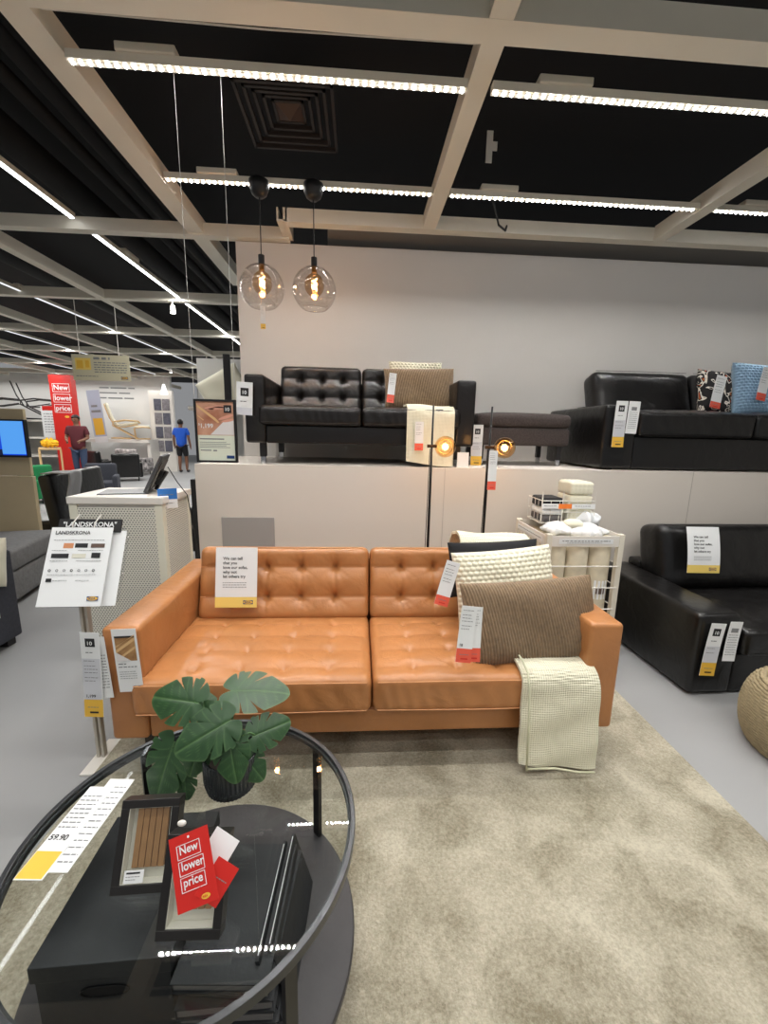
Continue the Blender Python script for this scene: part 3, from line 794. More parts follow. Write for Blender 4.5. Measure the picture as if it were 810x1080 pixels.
# black floor sofa tags
price_tag('price tag with yellow foot on the arm of the floor-standing black sofa', T(1.885, 1.912, .285, 0, .07, .02), .085, .30, M_yel, .075)
card('price_tag', 'white tag beside the yellow footed one on the floor-standing black sofa', 'price tag', T(1.99, 1.914, .33, 0, .05, .02), .072, .225, M_paper, [(-.02, .05, .02, .075, M_inkg, 'picture')], [], [(-.028, .028, .035-.014*i, .003) for i in range(9)], 'hanging price tags', bend=.004)
# platform sofa right tags
price_tag('price tag with yellow foot on the arm of the black platform sofa', T(1.90, 2.975, PZ+.335, 0, 0, 0), .088, .33, M_yel, .075)
card('price_tag', 'white tag beside the yellow footed one on the black platform sofa', 'price tag', T(1.995, 2.98, PZ+.385, 0, .03, 0), .085, .23, M_paper, [(-.02, .05, .02, .075, M_inkg, 'picture')], [], [(-.03, .03, .035-.014*i, .003) for i in range(9)], 'hanging price tags')
price_tag('white tag with orange and red ends on the floral cushion', T(2.90, 3.30, PZ+.62, -.1, .18, 0), .09, .26, M_coral, .05, ten=False)
price_tag('white tag with orange and red ends on the blue cushion', T(3.20, 3.22, PZ+.68, -.1, .18, 0), .08, .26, M_coral, .06, ten=False)
# platform sofa left: tags
price_tag('white tag with black block on the left arm of the black two-seat sofa', T(-.79, 3.00, PZ+.45, 0, .05, 0), .11, .22, None, ten=True)
price_tag('white tag with red foot on the brown cushion of the black two-seat sofa', T(.245, 3.25, PZ+.575, -.1, .10, 0), .055, .22, M_coral, .06, ten=False)
price_tag('white tag with red foot on the throw of the black two-seat sofa', T(.425, 2.945, PZ+.22, 0, 0, 0), .06, .2, M_coral, .05, ten=False)
price_tag('tall price tag with yellow foot on the dark brown ottoman', T(.915, 3.20, PZ+.16, 0, 0, 0), .085, .31, M_yel, .07)
card('price_card', 'small white folded card on the platform under the black sofa arm', 'sign', T(.76, 3.0, PZ+.055), .085, .11, M_paper)

# ------------------------------------------------------------------ floor lamps
M_amber = glass('amber_glass', (1, .80, .55, 1), 1.4)
M_hot = emis('lamp_glow', (1, .62, .26, 1), 14)
def floor_lamp(x, y, xg, label, lean=0):
    o = empty('floor_lamp', (x, y, 0), 0, label, 'floor lamp', 'slim black floor lamps')
    MB().lathe([(0, 0), (.13, 0), (.13, .012), (.02, .02), (0, .02)], 32).build('base', M_blackm, o, smooth=False)
    MB().tube([(-lean, 0, .02), (-lean*.4, 0, .9), (0, 0, 1.56)], [.009, .009, .006], 10).build('pole', M_blackm, o, smooth=True)
    MB().cyl((-.03, 0, 1.305), (.03, 0, 1.305), .011).build('joint', mat('bronze', c(90, 66, 48), .35, 1), o)
    g = MB(); g.sphere((xg, -.01, 1.303), .068, 28, 18); gg = g.build('glass_globe', M_amber, o, smooth=True)
    MB().sphere((xg, -.01, 1.303), .02, 16, 12).build('bulb', M_hot, gg, smooth=True)
    MB().tube([(xg+.047*math.cos(t), -.01, 1.303+.047*math.sin(t)) for t in np.linspace(0, 2*PI, 24)], .0025, 5).build('inner_ring', mat('brass', c(150, 120, 80), .3, 1), gg)
    MB().tube([(-.012-lean, -.005, .03), (-.02-lean*.4, 0, .5), (-.014, 0, 1.0), (-.012, 0, 1.29)], .0025, 6).build('cord', M_black, o)
    ld = bpy.data.lights.new('lamp_bulb', 'POINT'); ld.energy = 2.2; ld.color = (1, .6, .3); ld.shadow_soft_size = .028
    l = bpy.data.objects.new('lamp_bulb', ld); COL.objects.link(l); l.parent = o; l.location = (xg, -.01, 1.303)
    return o
floor_lamp(.468, 2.66, .085, 'slim black floor lamp with amber globe, left one behind the tan sofa', .0)
floor_lamp(.845, 2.66, .095, 'slim black floor lamp with amber globe, right one behind the tan sofa', .01)
price_tag('long orange-lit price tag with red foot on the right floor lamp', T(.855, 2.60, 1.16, 0, 0, 0), .055, .25, M_coral, .055, ten=False)

# ------------------------------------------------------------------ framed poster on strings
TLx, z1, z0 = -.868, 1.535, 1.205
fr = empty('poster_frame', (-.76, 2.30, z0), 0, 'black framed poster hanging from two strings left of the platform sofa', 'framed poster')
w_, h_ = .215, z1-z0
b = MB(); t = .011
b.box(-w_/2, w_/2, -.01, .01, 0, t).box(-w_/2, w_/2, -.01, .01, h_-t, h_).box(-w_/2, -w_/2+t, -.01, .01, t, h_-t).box(w_/2-t, w_/2, -.01, .01, t, h_-t)
b.build('frame', M_black, fr)
MB().box(-w_/2+t, w_/2-t, -.002, .006, t, h_-t).build('poster_sheet', M_paperg, fr)
MB().box(-w_/2+t, w_/2-t, -.0035, -.002, .145, h_-t).build('photo', mat('poster_photo', c(176, 98, 62), .5, noise=(6, .25, c(232, 188, 160))), fr)
q = MB(); q.add([(-.094, -.0038, .292), (-.094, -.0038, .304), (.0, -.0038, .235), (.02, -.0038, .212), (.012, -.0038, .208)], [(0, 1, 2, 3, 4)]); q.add([(-.094, -.0038, .246), (-.094, -.0038, .250), (-.06, -.0038, .224), (-.064, -.0038, .220)], [(0, 1, 2, 3)]); q.build('photo_seam', mat('pale_leather', c(222, 182, 128), .5), fr)
q = MB()
for (x, z, a, l_, t_) in ((.0, .286, .04, .055, .010), (-.022, .280, .25, .02, .006), (.055, .240, .35, .042, .009), (.064, .222, .2, .034, .008), (.02, .293, -.05, .03, .008)):
    q.add([(x+l_*math.cos(k)*math.cos(a)-t_*math.sin(k)*math.sin(a)*.8, -.0042, z+l_*.9*math.cos(k)*math.sin(a)+t_*math.sin(k)*.8) for k in np.linspace(0, 2*PI, 20, endpoint=False)], [tuple(range(20))])
    q.v[-20:] = [(min(x2, .094), y2, z2) for x2, y2, z2 in q.v[-20:]]
q.build('photo_hands', mat('photo_skin', c(222, 160, 138), .6), fr)
q = MB(); q.add([(-.03, -.004, .147), (.094, -.004, .147), (.094, -.004, .225), (.05, -.004, .225), (.035, -.004, .21)], [(0, 1, 2, 3, 4)]); q.build('photo_cloth', mat('cloth_white', c(226, 222, 220), .7), fr)
MB().box(.045, .085, -.0045, -.0035, .262, .302).build('guarantee_block', M_ink, fr)
q = MB()
for (s, x, z, sz) in (('10', .05, .272, .026), ('$', -.09, .196, .014), ('1,199', -.082, .183, .031)):
    V, F = text_geo(s, sz); q.add([(p[0]+x, -.0052, p[2]+z) for p in V], F)
q.build('printed_text', M_paper, fr)
q = MB()
q.box(-.088, .04, -.003, -.0025, .122, .128).box(-.086, -.03, -.003, -.0025, .062, .067).box(-.02, .0, -.003, -.0025, .060, .067)
for i in range(4): q.box(-.088, .05+.02*(i % 2), -.003, -.0025, .106-.009*i, .1085-.009*i)
q.build('body_text', M_inkg, fr)
MB().box(.05, .09, -.0032, -.002, .022, .038).build('logo_block', M_logo, fr)
for x, lb in ((-.866, 'thin white string at the left side of the hanging framed poster'), (-.655, 'thin white string at the right side of the hanging framed poster')):
    tag(MB().cyl((x, 2.305, z1), (x, 2.30, 3.0), .0015, n=6).build('hanging_string', mat('string_grey', c(205, 203, 198), .7)), lb, 'string', 'poster strings')

# ------------------------------------------------------------------ sign stand by the left arm
st = empty('sign_stand', (-1.075, 1.60, 0), 0, 'grey metal sign stand beside the left arm of the tan sofa', 'sign stand')
MB().box(-.014, -.002, -.012, .012, .01, .80).box(.006, .018, -.012, .012, .01, .80).build('post', M_steel, st, bevel=.003)
MB().box(-.03, .035, -.10, .10, 0.0, .01).build('foot_plate', M_white, st, bevel=.003)
XS = Matrix.Translation((-1.05, 1.575, .875)) @ Euler((-.47, 0, .02)).to_matrix().to_4x4()
q = MB().box(-.115, .118, .012, .02, .118, .17).build('back_plate', M_black, st); q.matrix_local = Matrix.Translation((1.075, -1.60, 0)) @ XS
q2 = MB()
V, F = text_geo('"LANDSKRONA"', .027); q2.add([(p[0]-.098, .0115, p[2]+.139) for p in V], F); q2.build('header_text', M_paper, q)
card('info_leaflet', 'white leaflet of sofa choices hung on the sign stand', 'leaflet', XS @ T(-.012, -.004, -.018, .0, 0, 0), .225, .30, M_paper,
     [(-.058+.0, .068, -.022, .088, mat('print_tan', c(206, 140, 96), .5), 'sofa_picture'), (-.016, .07, .03, .087, M_ink, 'sofa_picture'), (.042, .07, .092, .086, mat('print_brown', c(96, 76, 66), .5), 'sofa_picture'),
      (-.094, .03, -.032, .047, M_ink, 'sofa_picture'), (-.02, .03, .03, .046, mat('print_cream', c(214, 212, 196), .5), 'sofa_picture'), (.05, .03, .082, .05, M_ink, 'sofa_picture'),
      (-.095, -.06, -.075, -.047, M_ink, 'guarantee_block')],
     [('LANDSKRONA', -.094, .122, .019, M_ink)]+[('o', -.094+.026*i, -.022, .02, M_inkg if i % 3 else M_ink) for i in range(7)],
     [(-.094, .09, .098, .0022), (-.094, -.04, .058, .002), (.0, .09, .058, .002), (-.094, -.03, .018, .002), (.0, .09, .018, .002), (-.094, .08, -.034, .002), (-.07, -.02, -.056, .002), (.01, .06, -.056, .002)], logo=(.082, -.122, .02))
ac = MB().box(-.105, .128, .022, .028, -.17, .14).box(.108, .145, .028, .034, -.15, .12).build('leaflet_pocket', M_acryl, st); ac.matrix_local = Matrix.Translation((1.075, -1.60, 0)) @ XS
pk = card('info_leaflet', 'spare leaflets in the clear pocket behind the front leaflet', 'leaflet', XS @ T(.028, .021, -.02), .222, .29, M_paper)
for x in (-.05, .03):
    q = MB().tube([(x, -.006, .132), (x+.004, -.012, .15), (x+.014, .0, .185), (x+.018, .022, .172)], .0022, 6).build('ring_loop', M_white, st); q.matrix_local = Matrix.Translation((1.075, -1.60, 0)) @ XS

# ------------------------------------------------------------------ kiosk cabinet
M_perf = grid_holes('perforated_white', c(222, 220, 208), c(120, 120, 112), .0125, .30)
k0 = empty('display_cabinet', (-1.60, 2.36, 0), .0, 'white perforated metal cabinet behind the sign stand, tablet on top', 'cabinet')
MB().box(.03, .47, -.001, .001, .02, .94).build('front_panel', M_perf, k0)
MB().box(.499, .501, .03, .36, .02, .94).build('side_panel', M_perf, k0)
MB().box(.01, .49, .01, .37, .0, .96).build('carcass', M_white, k0)
for x, y in ((0, -.004), (.46, -.004), (.46, .335), (0, .335)): MB().box(x, x+.042, y, y+.042, 0, .96).build('corner_post', mat('cream_post', c(226, 224, 206), .5), k0)
MB().box(-.006, .512, -.012, .39, .96, 1.0).build('cabinet_top', M_white, k0, bevel=.004)
tb_ = empty('tablet_stand', (-1.36, 2.57, 1.0), .28, 'tablet on a black angled stand on top of the perforated cabinet', 'tablet')
MB().box(-.16, .10, -.11, .10, 0, .006).build('stand_plate', mat('steel_plate', c(110, 112, 114), .4, .5), tb_)
Xt = T(.09, .0, .01, 0, .45, .0)
q = MB().box(-.012, .006, -.15, .15, 0, .235).build('tablet_body', mat('tablet_grey', c(70, 70, 72), .4), tb_, bevel=.004); q.matrix_local = Xt
q2 = MB().box(.0065, .012, -.12, .12, .03, .2).build('back_cover', mat('cover_grey', c(96, 94, 92), .6), q)
MB().box(.012, .03, -.04, .04, .05, .14).build('bracket', M_black, q)
MB().tube([(.19, 0, .12), (.15, .01, .06), (.12, .02, .01)], .012, 8).build('stand_arm', M_black, tb_)
MB().tube([(.2, -.02, .15), (.25, -.05, .06), (.30, -.05, -.02), (.33, -.03, -.3), (.34, .02, -.5)], .003, 6).build('power_cord', M_black, tb_)
card('shelf_label', 'small blue and white label on the corner of the perforated cabinet', 'label', T(-1.093, 2.42, .985, 0, 0, .5), .10, .115, M_paper, [(-.05, -.005, .05, .0575, M_blueprint, 'blue_panel')], [], [(-.04, .03, -.03, .004), (-.04, .03, .02, .004)])

# ------------------------------------------------------------------ wire bin with goods
bn = empty('storage_bin', (1.14, 2.36, 0), 0, 'white metal storage bin between the tan sofa and the black sofa', 'storage bin')
BW, BD, BH = .49, .50, .80
for x in (0, BW-.035):
    for y in (0, BD-.035): MB().box(x, x+.035, y, y+.035, 0, BH).build('corner_post', mat('warm_white', c(222, 216, 200), .45), bn, bevel=.003)
MB().box(.035, BW-.035, .0, .006, BH-.075, BH-.01).box(.0, .006, .035, BD-.035, BH-.075, BH-.01).box(.035, BW-.035, BD-.006, BD, BH-.075, BH-.01).box(BW-.006, BW, .035, BD-.035, BH-.075, BH-.01).build('top_rail', M_white, bn)
q = MB()
for z in (.16, .32, .46, .60):
    q.tube([(.02, -.002, z), (BW-.02, -.002, z)], .004, 6); q.tube([(BW+.002, .02, z), (BW+.002, BD-.02, z)], .004, 6); q.tube([(-.002, .02, z), (-.002, BD-.02, z)], .004, 6)
for k in range(9):
    y = .06+k*.048; q.tube([(-.002, y, .03), (-.002, y, BH-.06)], .003, 5)
q.build('wire_grid', M_white, bn)
MB().box(.02, BW-.02, .02, BD-.02, .03, .04).build('bin_floor', M_white, bn)
card('label_strip', None, None, T(.245, -.004, BH-.042), .34, .03, M_paper, parent=bn, lines=[(-.15, .15, .0, .006), (-.12, .1, -.01, .003)])
card('label_strip', None, None, T(-.005, .25, BH-.042, 0, 0, -PI/2), .40, .03, M_paper, parent=bn, lines=[(-.18, .18, .0, .005)])
M_roll = mat('rolled_cream', c(206, 196, 172), .7, noise=(14, .1), bump=(40, .3))
def roll(x, y, r, h, lb, tilt=0):
    o = MB().lathe([(0, 0), (r*.9, 0), (r, .02), (r, h-.03), (r*.8, h), (r*.75, h-.012), (r*.3, h-.01), (0, h-.012)], 20).build('rolled_textile', M_roll, smooth=True); o.matrix_world = T(x, y, .045, tilt, 0, 0)
    tag(o, lb, 'rolled textile', 'rolled textiles in the bin')
    q = MB(); q.add([(r*1.01*math.sin(a), -r*1.01*math.cos(a), z) for z in (h*.45, h*.62) for a in (-.6, -.2, .2, .6)], [(0, 1, 5, 4), (1, 2, 6, 5), (2, 3, 7, 6)]); q.build('paper_label', M_paper, o)
    q = MB(); q.add([(r*1.02*math.sin(a), -r*1.02*math.cos(a), z) for z in (h*.5, h*.56) for a in (-.4, 0, .4)], [(0, 1, 4, 3), (1, 2, 5, 4)]); q.build('label_print', mat('print_brown', c(96, 76, 66), .5), o)
rk = [(x, y, w) for y, r_ in ((2.45, 'front'), (2.60, 'middle'), (2.75, 'back')) for x, w in ((1.235, r_+' row left'), (1.38, r_+' row centre'), (1.525, r_+' row right'))]
for i, (x, y, w) in enumerate(rk): roll(x, y, .070, .71+.01*(i % 3), 'rolled cream textile standing in the white bin, %s' % w)
def crumple(name, loc, r, lb, m, cat, sc=(1, 1, .5), grp=None):
    b = MB(); b.sphere((0, 0, 0), r, 30, 18, sc=sc); rs = random.Random(len(lb))
    ph = [rs.uniform(0, 6) for _ in range(6)]
    b.v = [(x*(1+.18*math.sin(y*70+ph[0])+.12*math.sin(z*90+ph[1])), y*(1+.18*math.sin(x*80+ph[2])), z*(1+.35*math.sin(x*60+y*50+ph[3]))) for x, y, z in b.v]
    o = b.build(name, m, loc=loc, smooth=False); return tag(o, lb, cat, grp)
M_wrap = mat('plastic_film', c(226, 228, 230), .2, spec=.8)
crumple('plastic_bag', (1.30, 2.55, .79), .08, 'crumpled clear plastic bag on the goods, left in the white bin', M_wrap, 'plastic bag', (1.2, 1, .5), 'plastic bags on the bin')
crumple('plastic_bag', (1.47, 2.50, .785), .09, 'crumpled white plastic bag, right in the white bin', M_wrap, 'plastic bag', (1.2, .9, .5), 'plastic bags on the bin')
crumple('plastic_bag', (1.54, 2.66, .83), .07, 'puffed plastic bag at the back right of the white bin', M_wrap, 'plastic bag', (1.2, 1, .8), 'plastic bags on the bin')
b = MB().sphere((0, 0, 0), .055, 24, 14, sc=(1.2, 1, .6)).build('wrapped_cushion', M_cream, loc=(1.38, 2.53, .83), smooth=True); tag(b, 'cream wrapped ball of fabric between the plastic bags in the bin', 'textile')
# basket on top
bs = empty('wire_basket', (1.21, 2.62, .815), -.0, 'small white wire basket standing on the storage bin', 'basket')
q = MB()
bw, bd, bh = .36, .22, .21
for z in (0, .075, .15):
    q.tube([(0, 0, z), (bw, 0, z), (bw, bd, z), (0, bd, z), (0, 0, z)], .003, 6)
for x in np.linspace(0, bw, 7): q.tube([(x, 0, 0), (x, 0, bh if x in (0, bw) else .15)], .002, 5)
for y in np.linspace(0, bd, 5): q.tube([(0, y, 0), (0, y, .15)], .002, 5)
for x in (0, .14):
    q.cyl((x, 0, 0), (x, 0, bh), .004, n=6)
q.build('wire_frame', M_white, bs)
card('label_strip', None, None, T(bw/2, -.005, .115), bw, .032, M_paper, [(-.07, -.016, .02, .016, M_orange, 'orange_patch')], parent=bs, lines=[(-.17, -.08, .0, .004), (.04, .15, 0, .004)])
MB().box(0, bw, 0, bd, -.003, 0).build('basket_floor', M_white, bs)
for z, m, lb in ((.005, mat('grey_cover', c(92, 88, 88), .9), 'grey folded cushion cover, lowest in the left of the wire basket'), (.05, M_paper, 'white folded cushion cover in the left of the wire basket'), (.10, M_bfab, 'black folded cushion cover, topmost in the left of the wire basket')):
    tag(MB().rbox(1.22, 1.37, 2.635, 2.82, .815+z, .815+z+(.044 if z < .1 else .065), .015, .03).build('folded_cover', m, smooth=True), lb, 'cushion cover', 'folded covers in the basket')
def bobbly(P, N): P = P+N*(.004*np.abs(np.sin(P[:, [0]]*110))*np.abs(np.sin(P[:, [2]]*110))); return P
for z, lb in ((.01, 'cream bobble cover in the right of the wire basket, lower one'), (.10, 'cream bobble cover in the right of the wire basket, middle one'), (.19, 'cream bobble cover in the right of the wire basket, topmost')):
    tag(MB().rbox(1.40, 1.56, 2.635, 2.82, .815+z, .815+z+.085, .02, .008, bobbly).build('folded_cover', M_cream, smooth=True), lb, 'cushion cover', 'folded covers in the basket')

# ------------------------------------------------------------------ jute pouf
b = MB(); R_ = .26
for k in range(26):
    z0_ = .015+.37*(k/25); rr_ = R_*(.70+.30*math.sqrt(max(0, 1-((z0_-.19)/.205)**2)))
    n_ = 110
    pts = [((rr_+.004*math.sin(i*1.9+k))*math.cos(2*PI*i/n_), (rr_+.004*math.sin(i*1.9+k))*math.sin(2*PI*i/n_), z0_+.003*math.sin(i*1.9+k)) for i in range(n_+1)]
    b.tube(pts, .0105, 6)
b.sphere((0, 0, .19), .235, 28, 16, sc=(1, 1, .72))
for k in range(9): 
    r_ = .20-.022*k; b.tube([(r_*math.cos(t), r_*math.sin(t), .385+.002*k+.003*math.sin(t*40)) for t in np.linspace(0, 2*PI, 60)], .012, 6)
b.v = [(x, y, z*.80) for x, y, z in b.v]
tag(b.build('jute_pouf', M_jute, smooth=True, loc=(2.035, 1.50, 0)), 'braided jute pouf on the floor at the right edge', 'pouf')

# ------------------------------------------------------------------ glass table
TX, TY, TR = -.375, .848, .375
tbl = empty('coffee_table', (TX, TY, 0), 0, 'round glass topped coffee table with black lower shelf, in the foreground', 'coffee table')
M_tglass = glass('table_glass', (.93, .945, .94, 1), 1.5)
GZ = .45
MB().lathe([(0, GZ-.006), (TR-.012, GZ-.006), (TR-.012, GZ), (0, GZ)], 96).build('glass_top', M_tglass, tbl)
b = MB(); prof = [(TR-.016, GZ-.008), (TR, GZ-.008), (TR, GZ+.003), (TR-.011, GZ+.003), (TR-.011, GZ+.0005)]
b.lathe([(TR-.018, GZ-.007), (TR-.018, GZ-.02), (TR, GZ-.02), (TR, GZ+.003), (TR-.012, GZ+.003), (TR-.012, GZ-.007), (TR-.018, GZ-.007)], 128)
b.build('rim', M_greymetal, tbl, smooth=False, bevel=.0015)
SZ = .13
MB().lathe([(0, SZ-.022), (TR-.004, SZ-.022), (TR, SZ-.018), (TR, SZ-.003), (TR-.003, SZ), (0, SZ)], 96).build('lower_shelf', M_shelfw, tbl)
for (x, y) in ((-.628, 1.117), (-.105, 1.117), (-.11, .585), (-.64, .585)):
    a = math.atan2(y-TY, x-TX); X = Matrix.Translation(((TR-.013)*math.cos(a), (TR-.013)*math.sin(a), 0)) @ Matrix.Rotation(a, 4, 'Z')
    MB().box(-.005, .007, -.013, .013, .0145, GZ-.012, X=X).build('leg', M_blackm, tbl)

ST = SZ
def prism_at(name, label, cat, M, sx, sy, sz, m, **k):
    o = MB().box(-sx/2, sx/2, -sy/2, sy/2, 0, sz).build(name, m, **k); o.matrix_world = M; return tag(o, label, cat)
bx_ = empty('storage_box', (-.512, .842, ST), .03, 'black lidded cardboard storage box on the lower shelf of the glass table', 'box')
q = MB(); sx, sy, hh = .26, .32, .195
q.box(-sx/2, sx/2, -sy/2, sy/2, 0, hh-.02)
q.build('box_body', M_box, bx_)
MB().box(-sx/2-.006, sx/2+.006, -sy/2-.006, sy/2+.006, hh-.04, hh).build('lid', M_box, bx_, bevel=.002)
q = MB(); q.add([(.045*math.copysign(abs(math.cos(t))**.6, math.cos(t)), -sy/2-.0012, .115+.012*math.sin(t)) for t in np.linspace(0, 2*PI, 24, endpoint=False)], [tuple(range(24))]); q.build('hand_hole', M_ceil, bx_)
q = MB(); q.tube([(.047*math.copysign(abs(math.cos(t))**.6, math.cos(t)), -sy/2-.002, .115+.014*math.sin(t)) for t in np.linspace(0, 2*PI, 24)], .0015, 5); q.build('hole_rim', M_blackm, bx_)
al = [(-.262, .80, .0, .06, .035), (-.258, .805, .036, -.02, .032), (-.266, .80, .069, .03, .03), (-.255, .81, .10, -.09, .028), (-.262, .80, .129, -.05, .026)]
words = ['lowest', 'second from below', 'middle one', 'second from the top', 'topmost']
for i, (x, y, z, rz, h) in enumerate(al):
    o = empty('photo_album', (x, y, ST+z), rz, 'black photo album under the glass table, %s of the stack' % words[i], 'album', 'black albums on the table shelf')
    a_, b_ = .098, .145
    MB().box(-a_, a_, -b_, b_, 0, .003).box(-a_, a_, -b_, b_, h-.003, h).box(-a_, -a_+.003, -b_, b_, .003, h-.003).build('cover', M_box, o)
    MB().box(-a_+.003, a_-.006, -b_+.005, b_-.005, .003, h-.003).build('pages', M_page, o)
# slim white edged folders leaning beside the stack
for i, (x, lb) in enumerate(((-.148, 'slim black folder with white edge leaning right of the albums'), (-.128, 'second slim black folder, outermost right of the albums'))):
    o = MB().box(-.004, .004, -.13, .13, 0, .17).build('slim_folder', M_box); o.matrix_world = T(x, .81+.02*i, ST+.002, 0, -.28, -.05); tag(o, lb, 'folder', 'slim folders')
    MB().box(-.001, .001, -.12, .12, .170, .1706).build('white_edge', M_paper, o)

# picture frames on the glass
def photo_frame(label, P0, yaw, tilt, w=.118, h=.165, d=.034, price=True):
    o = empty('picture_frame', (0, 0, 0), 0, label, 'picture frame', 'black box frames on the table')
    o.matrix_world = Matrix.Translation(P0) @ Matrix.Rotation(yaw, 4, 'Z') @ Matrix.Rotation(-tilt, 4, 'X')
    t = .0155
    b = MB()
    b.box(0, w, 0, d, 0, t).box(0, w, 0, d, h-t, h).box(0, t, 0, d, t, h-t).box(w-t, w, 0, d, t, h-t)
    b.build('frame', mat('frame_black', c(26, 24, 23), .4), o, bevel=.001)
    MB().box(t, w-t, d-.006, d-.002, t, h-t).build('backing', M_mount, o)
    MB().box(t, t+.0015, .004, d-.006, t, h-t).box(w-t-.0015, w-t, .004, d-.006, t, h-t).box(t, w-t, .004, d-.006, t, t+.0015).box(t, w-t, .004, d-.006, h-t-.0015, h-t).build('inner_mount', M_mount, o)
    q = MB(); n = 5; x0, x1 = t+.012, w-t-.010; z0, z1 = t+.022, h-t-.006
    for k in range(n):
        a = x0+(x1-x0)*k/n; q.box(a+.0006, a+(x1-x0)/n-.0006, d-.016, d-.009, z0, z1, 0)
    q.build('bamboo_panel', M_bamboo, o, bevel=.0008); MB().box(x0, x1, d-.009, d-.006, z0, z1).build('panel_back', M_darkgap, o)
    MB().box(t, w-t, .003, .0045, t, h-t).build('glass_pane', M_acryl, o)
    MB().box(w/2-.02, w/2+.02, d, d+.002, 0.02, h*.6, X=Matrix.Rotation(0, 4, 'X')).build('easel_strut', M_black, o)
    if price:
        card('label', None, None, T(t+.027, .001, t+.014), .038, .022, M_paper, [(-.015, .005, .012, .008, M_ink, 'print_bar')], [], [(-.015, .012, .0, .0012), (-.015, .005, -.005, .0012)], parent=o, thick=.0008)
    return o
photo_frame('black box frame with bamboo panel on the glass table, left and farther one', (-.492, .703, GZ+.001), .03, .50)
photo_frame('black box frame with bamboo panel on the glass table, right one behind the red tags', (-.366, .622, GZ+.001), -.02, .50, price=False)
# red tags
def frame_M(TLp, TRp, BLp):
    TLp, TRp, BLp = map(Vector, (TLp, TRp, BLp)); x = (TRp-TLp).normalized(); z = (TLp-BLp); w = (TRp-TLp).length; h = z.length
    z = (z-x*z.dot(x)).normalized(); y = z.cross(x)
    Mx = Matrix((x, y, z)).transposed().to_4x4(); ctr = TLp+(TRp-TLp)/2-(TLp-BLp)/2
    return Matrix.Translation(ctr) @ Mx, w, h
def red_tag(label, TLp, TRp, BLp, big=True):
    Mx, w, h = frame_M(TLp, TRp, BLp)
    if big:
        o = card('price_tag', label, 'price tag', Mx, w, h, M_red, [], [('New', -w*.27, h*.235, h*.165, M_paper), ('lower', -w*.27, h*.015, h*.165, M_paper), ('price', -w*.27, -h*.195, h*.165, M_paper)], group='red tags', thick=.001)
        q = MB()
        for z, ww in ((.21, .24), (-.01, .28), (-.225, .26)):
            x0, x1, z0, z1 = -w*.33, w*(ww+.02), h*(z-.04), h*(z+.155); t = h*.008
            for a in ((x0, x1, z0, z0+t), (x0, x1, z1-t, z1), (x0, x0+t, z0, z1), (x1-t, x1, z0, z1)):
                q.box(a[0], a[1], -.0014, -.0006, a[2], a[3])
        q.build('text_frames', M_paper, o)
        q = MB(); q.add([(w*.22+.0085*math.cos(t), -.0012, -h*.40+.0042*math.sin(t)) for t in np.linspace(0, 2*PI, 20, endpoint=False)], [tuple(range(20))]); q.build('logo_oval', M_yel, o)
        V, F = text_geo('IKEA', .0045); q = MB(); q.add([(p[0]+w*.22-.0058, -.0016, p[2]-h*.40-.0015) for p in V], F); q.build('logo_text', M_red, o)
        MB().cyl((0, -.0016, h*.44), (0, -.0008, h*.44), .002).build('punch_hole', M_paper, o)
    else:
        o = card('price_tag', label, 'price tag', Mx, w, h, M_red, [], [], [(-w*.3, w*.3, -h*.1, .003), (-w*.3, w*.1, h*.1, .003)], 'red tags')
    return o
red_tag('red New lower price tag leaning on the right picture frame, in front', (-.345, .650, .637), (-.275, .650, .668), (-.295, .588, .560))
Mx, w_, h_ = frame_M((-.31, .664, .668), (-.255, .664, .655), (-.33, .60, .58))
card('price_tag', 'white card peeping out behind the red New lower price tag', 'price tag', Matrix.Translation((.035, .012, -.012)) @ Mx @ Matrix.Rotation(.35, 4, 'Y'), .05, .08, M_paper)
Mx, w_, h_ = frame_M((-.262, .625, .585), (-.232, .632, .622), (-.232, .60, .55))
card('price_tag', 'small red card sticking out behind the red New lower price tag', 'price tag', T(-.242, .612, .592, -.65, .72, 0), .045, .06, M_red, [], [], [(-.015, .015, .004, .0016)], 'red tags')
tag(MB().sphere((0, 0, 0), .008, 20, 10, sc=(1, .6, .7)).build('tag_clip', M_white, loc=(-.318, .661, .664), smooth=True), 'white oval clip holding the red tag at the top of the right frame', 'clip')

# leaflets lying on the glass at the left
Z0 = GZ+.0035
card('price_card', 'white price card with yellow block lying at the left of the glass table', 'price card', Matrix.Translation((-.668, .855, Z0)) @ Euler((-PI/2, 0, 0)).to_matrix().to_4x4() @ Matrix.Rotation(.06, 4, 'Y'), .06, .23, M_paper,
     [(-.029, -.113, .027, -.055, M_yel, 'yellow_block')], [('59.90', -.026, -.03, .019, M_ink)], [(-.026, .02, .0+.012*i, .003) for i in range(8)])
card('price_card', 'second white sheet under the price card, at the left of the glass table', 'price card', Matrix.Translation((-.63, .875, Z0-.0018)) @ Euler((-PI/2, 0, 0)).to_matrix().to_4x4() @ Matrix.Rotation(.06, 4, 'Y'), .065, .24, M_paper, [], [], [(-.005, .028, -.1+.016*i, .003) for i in range(13)])

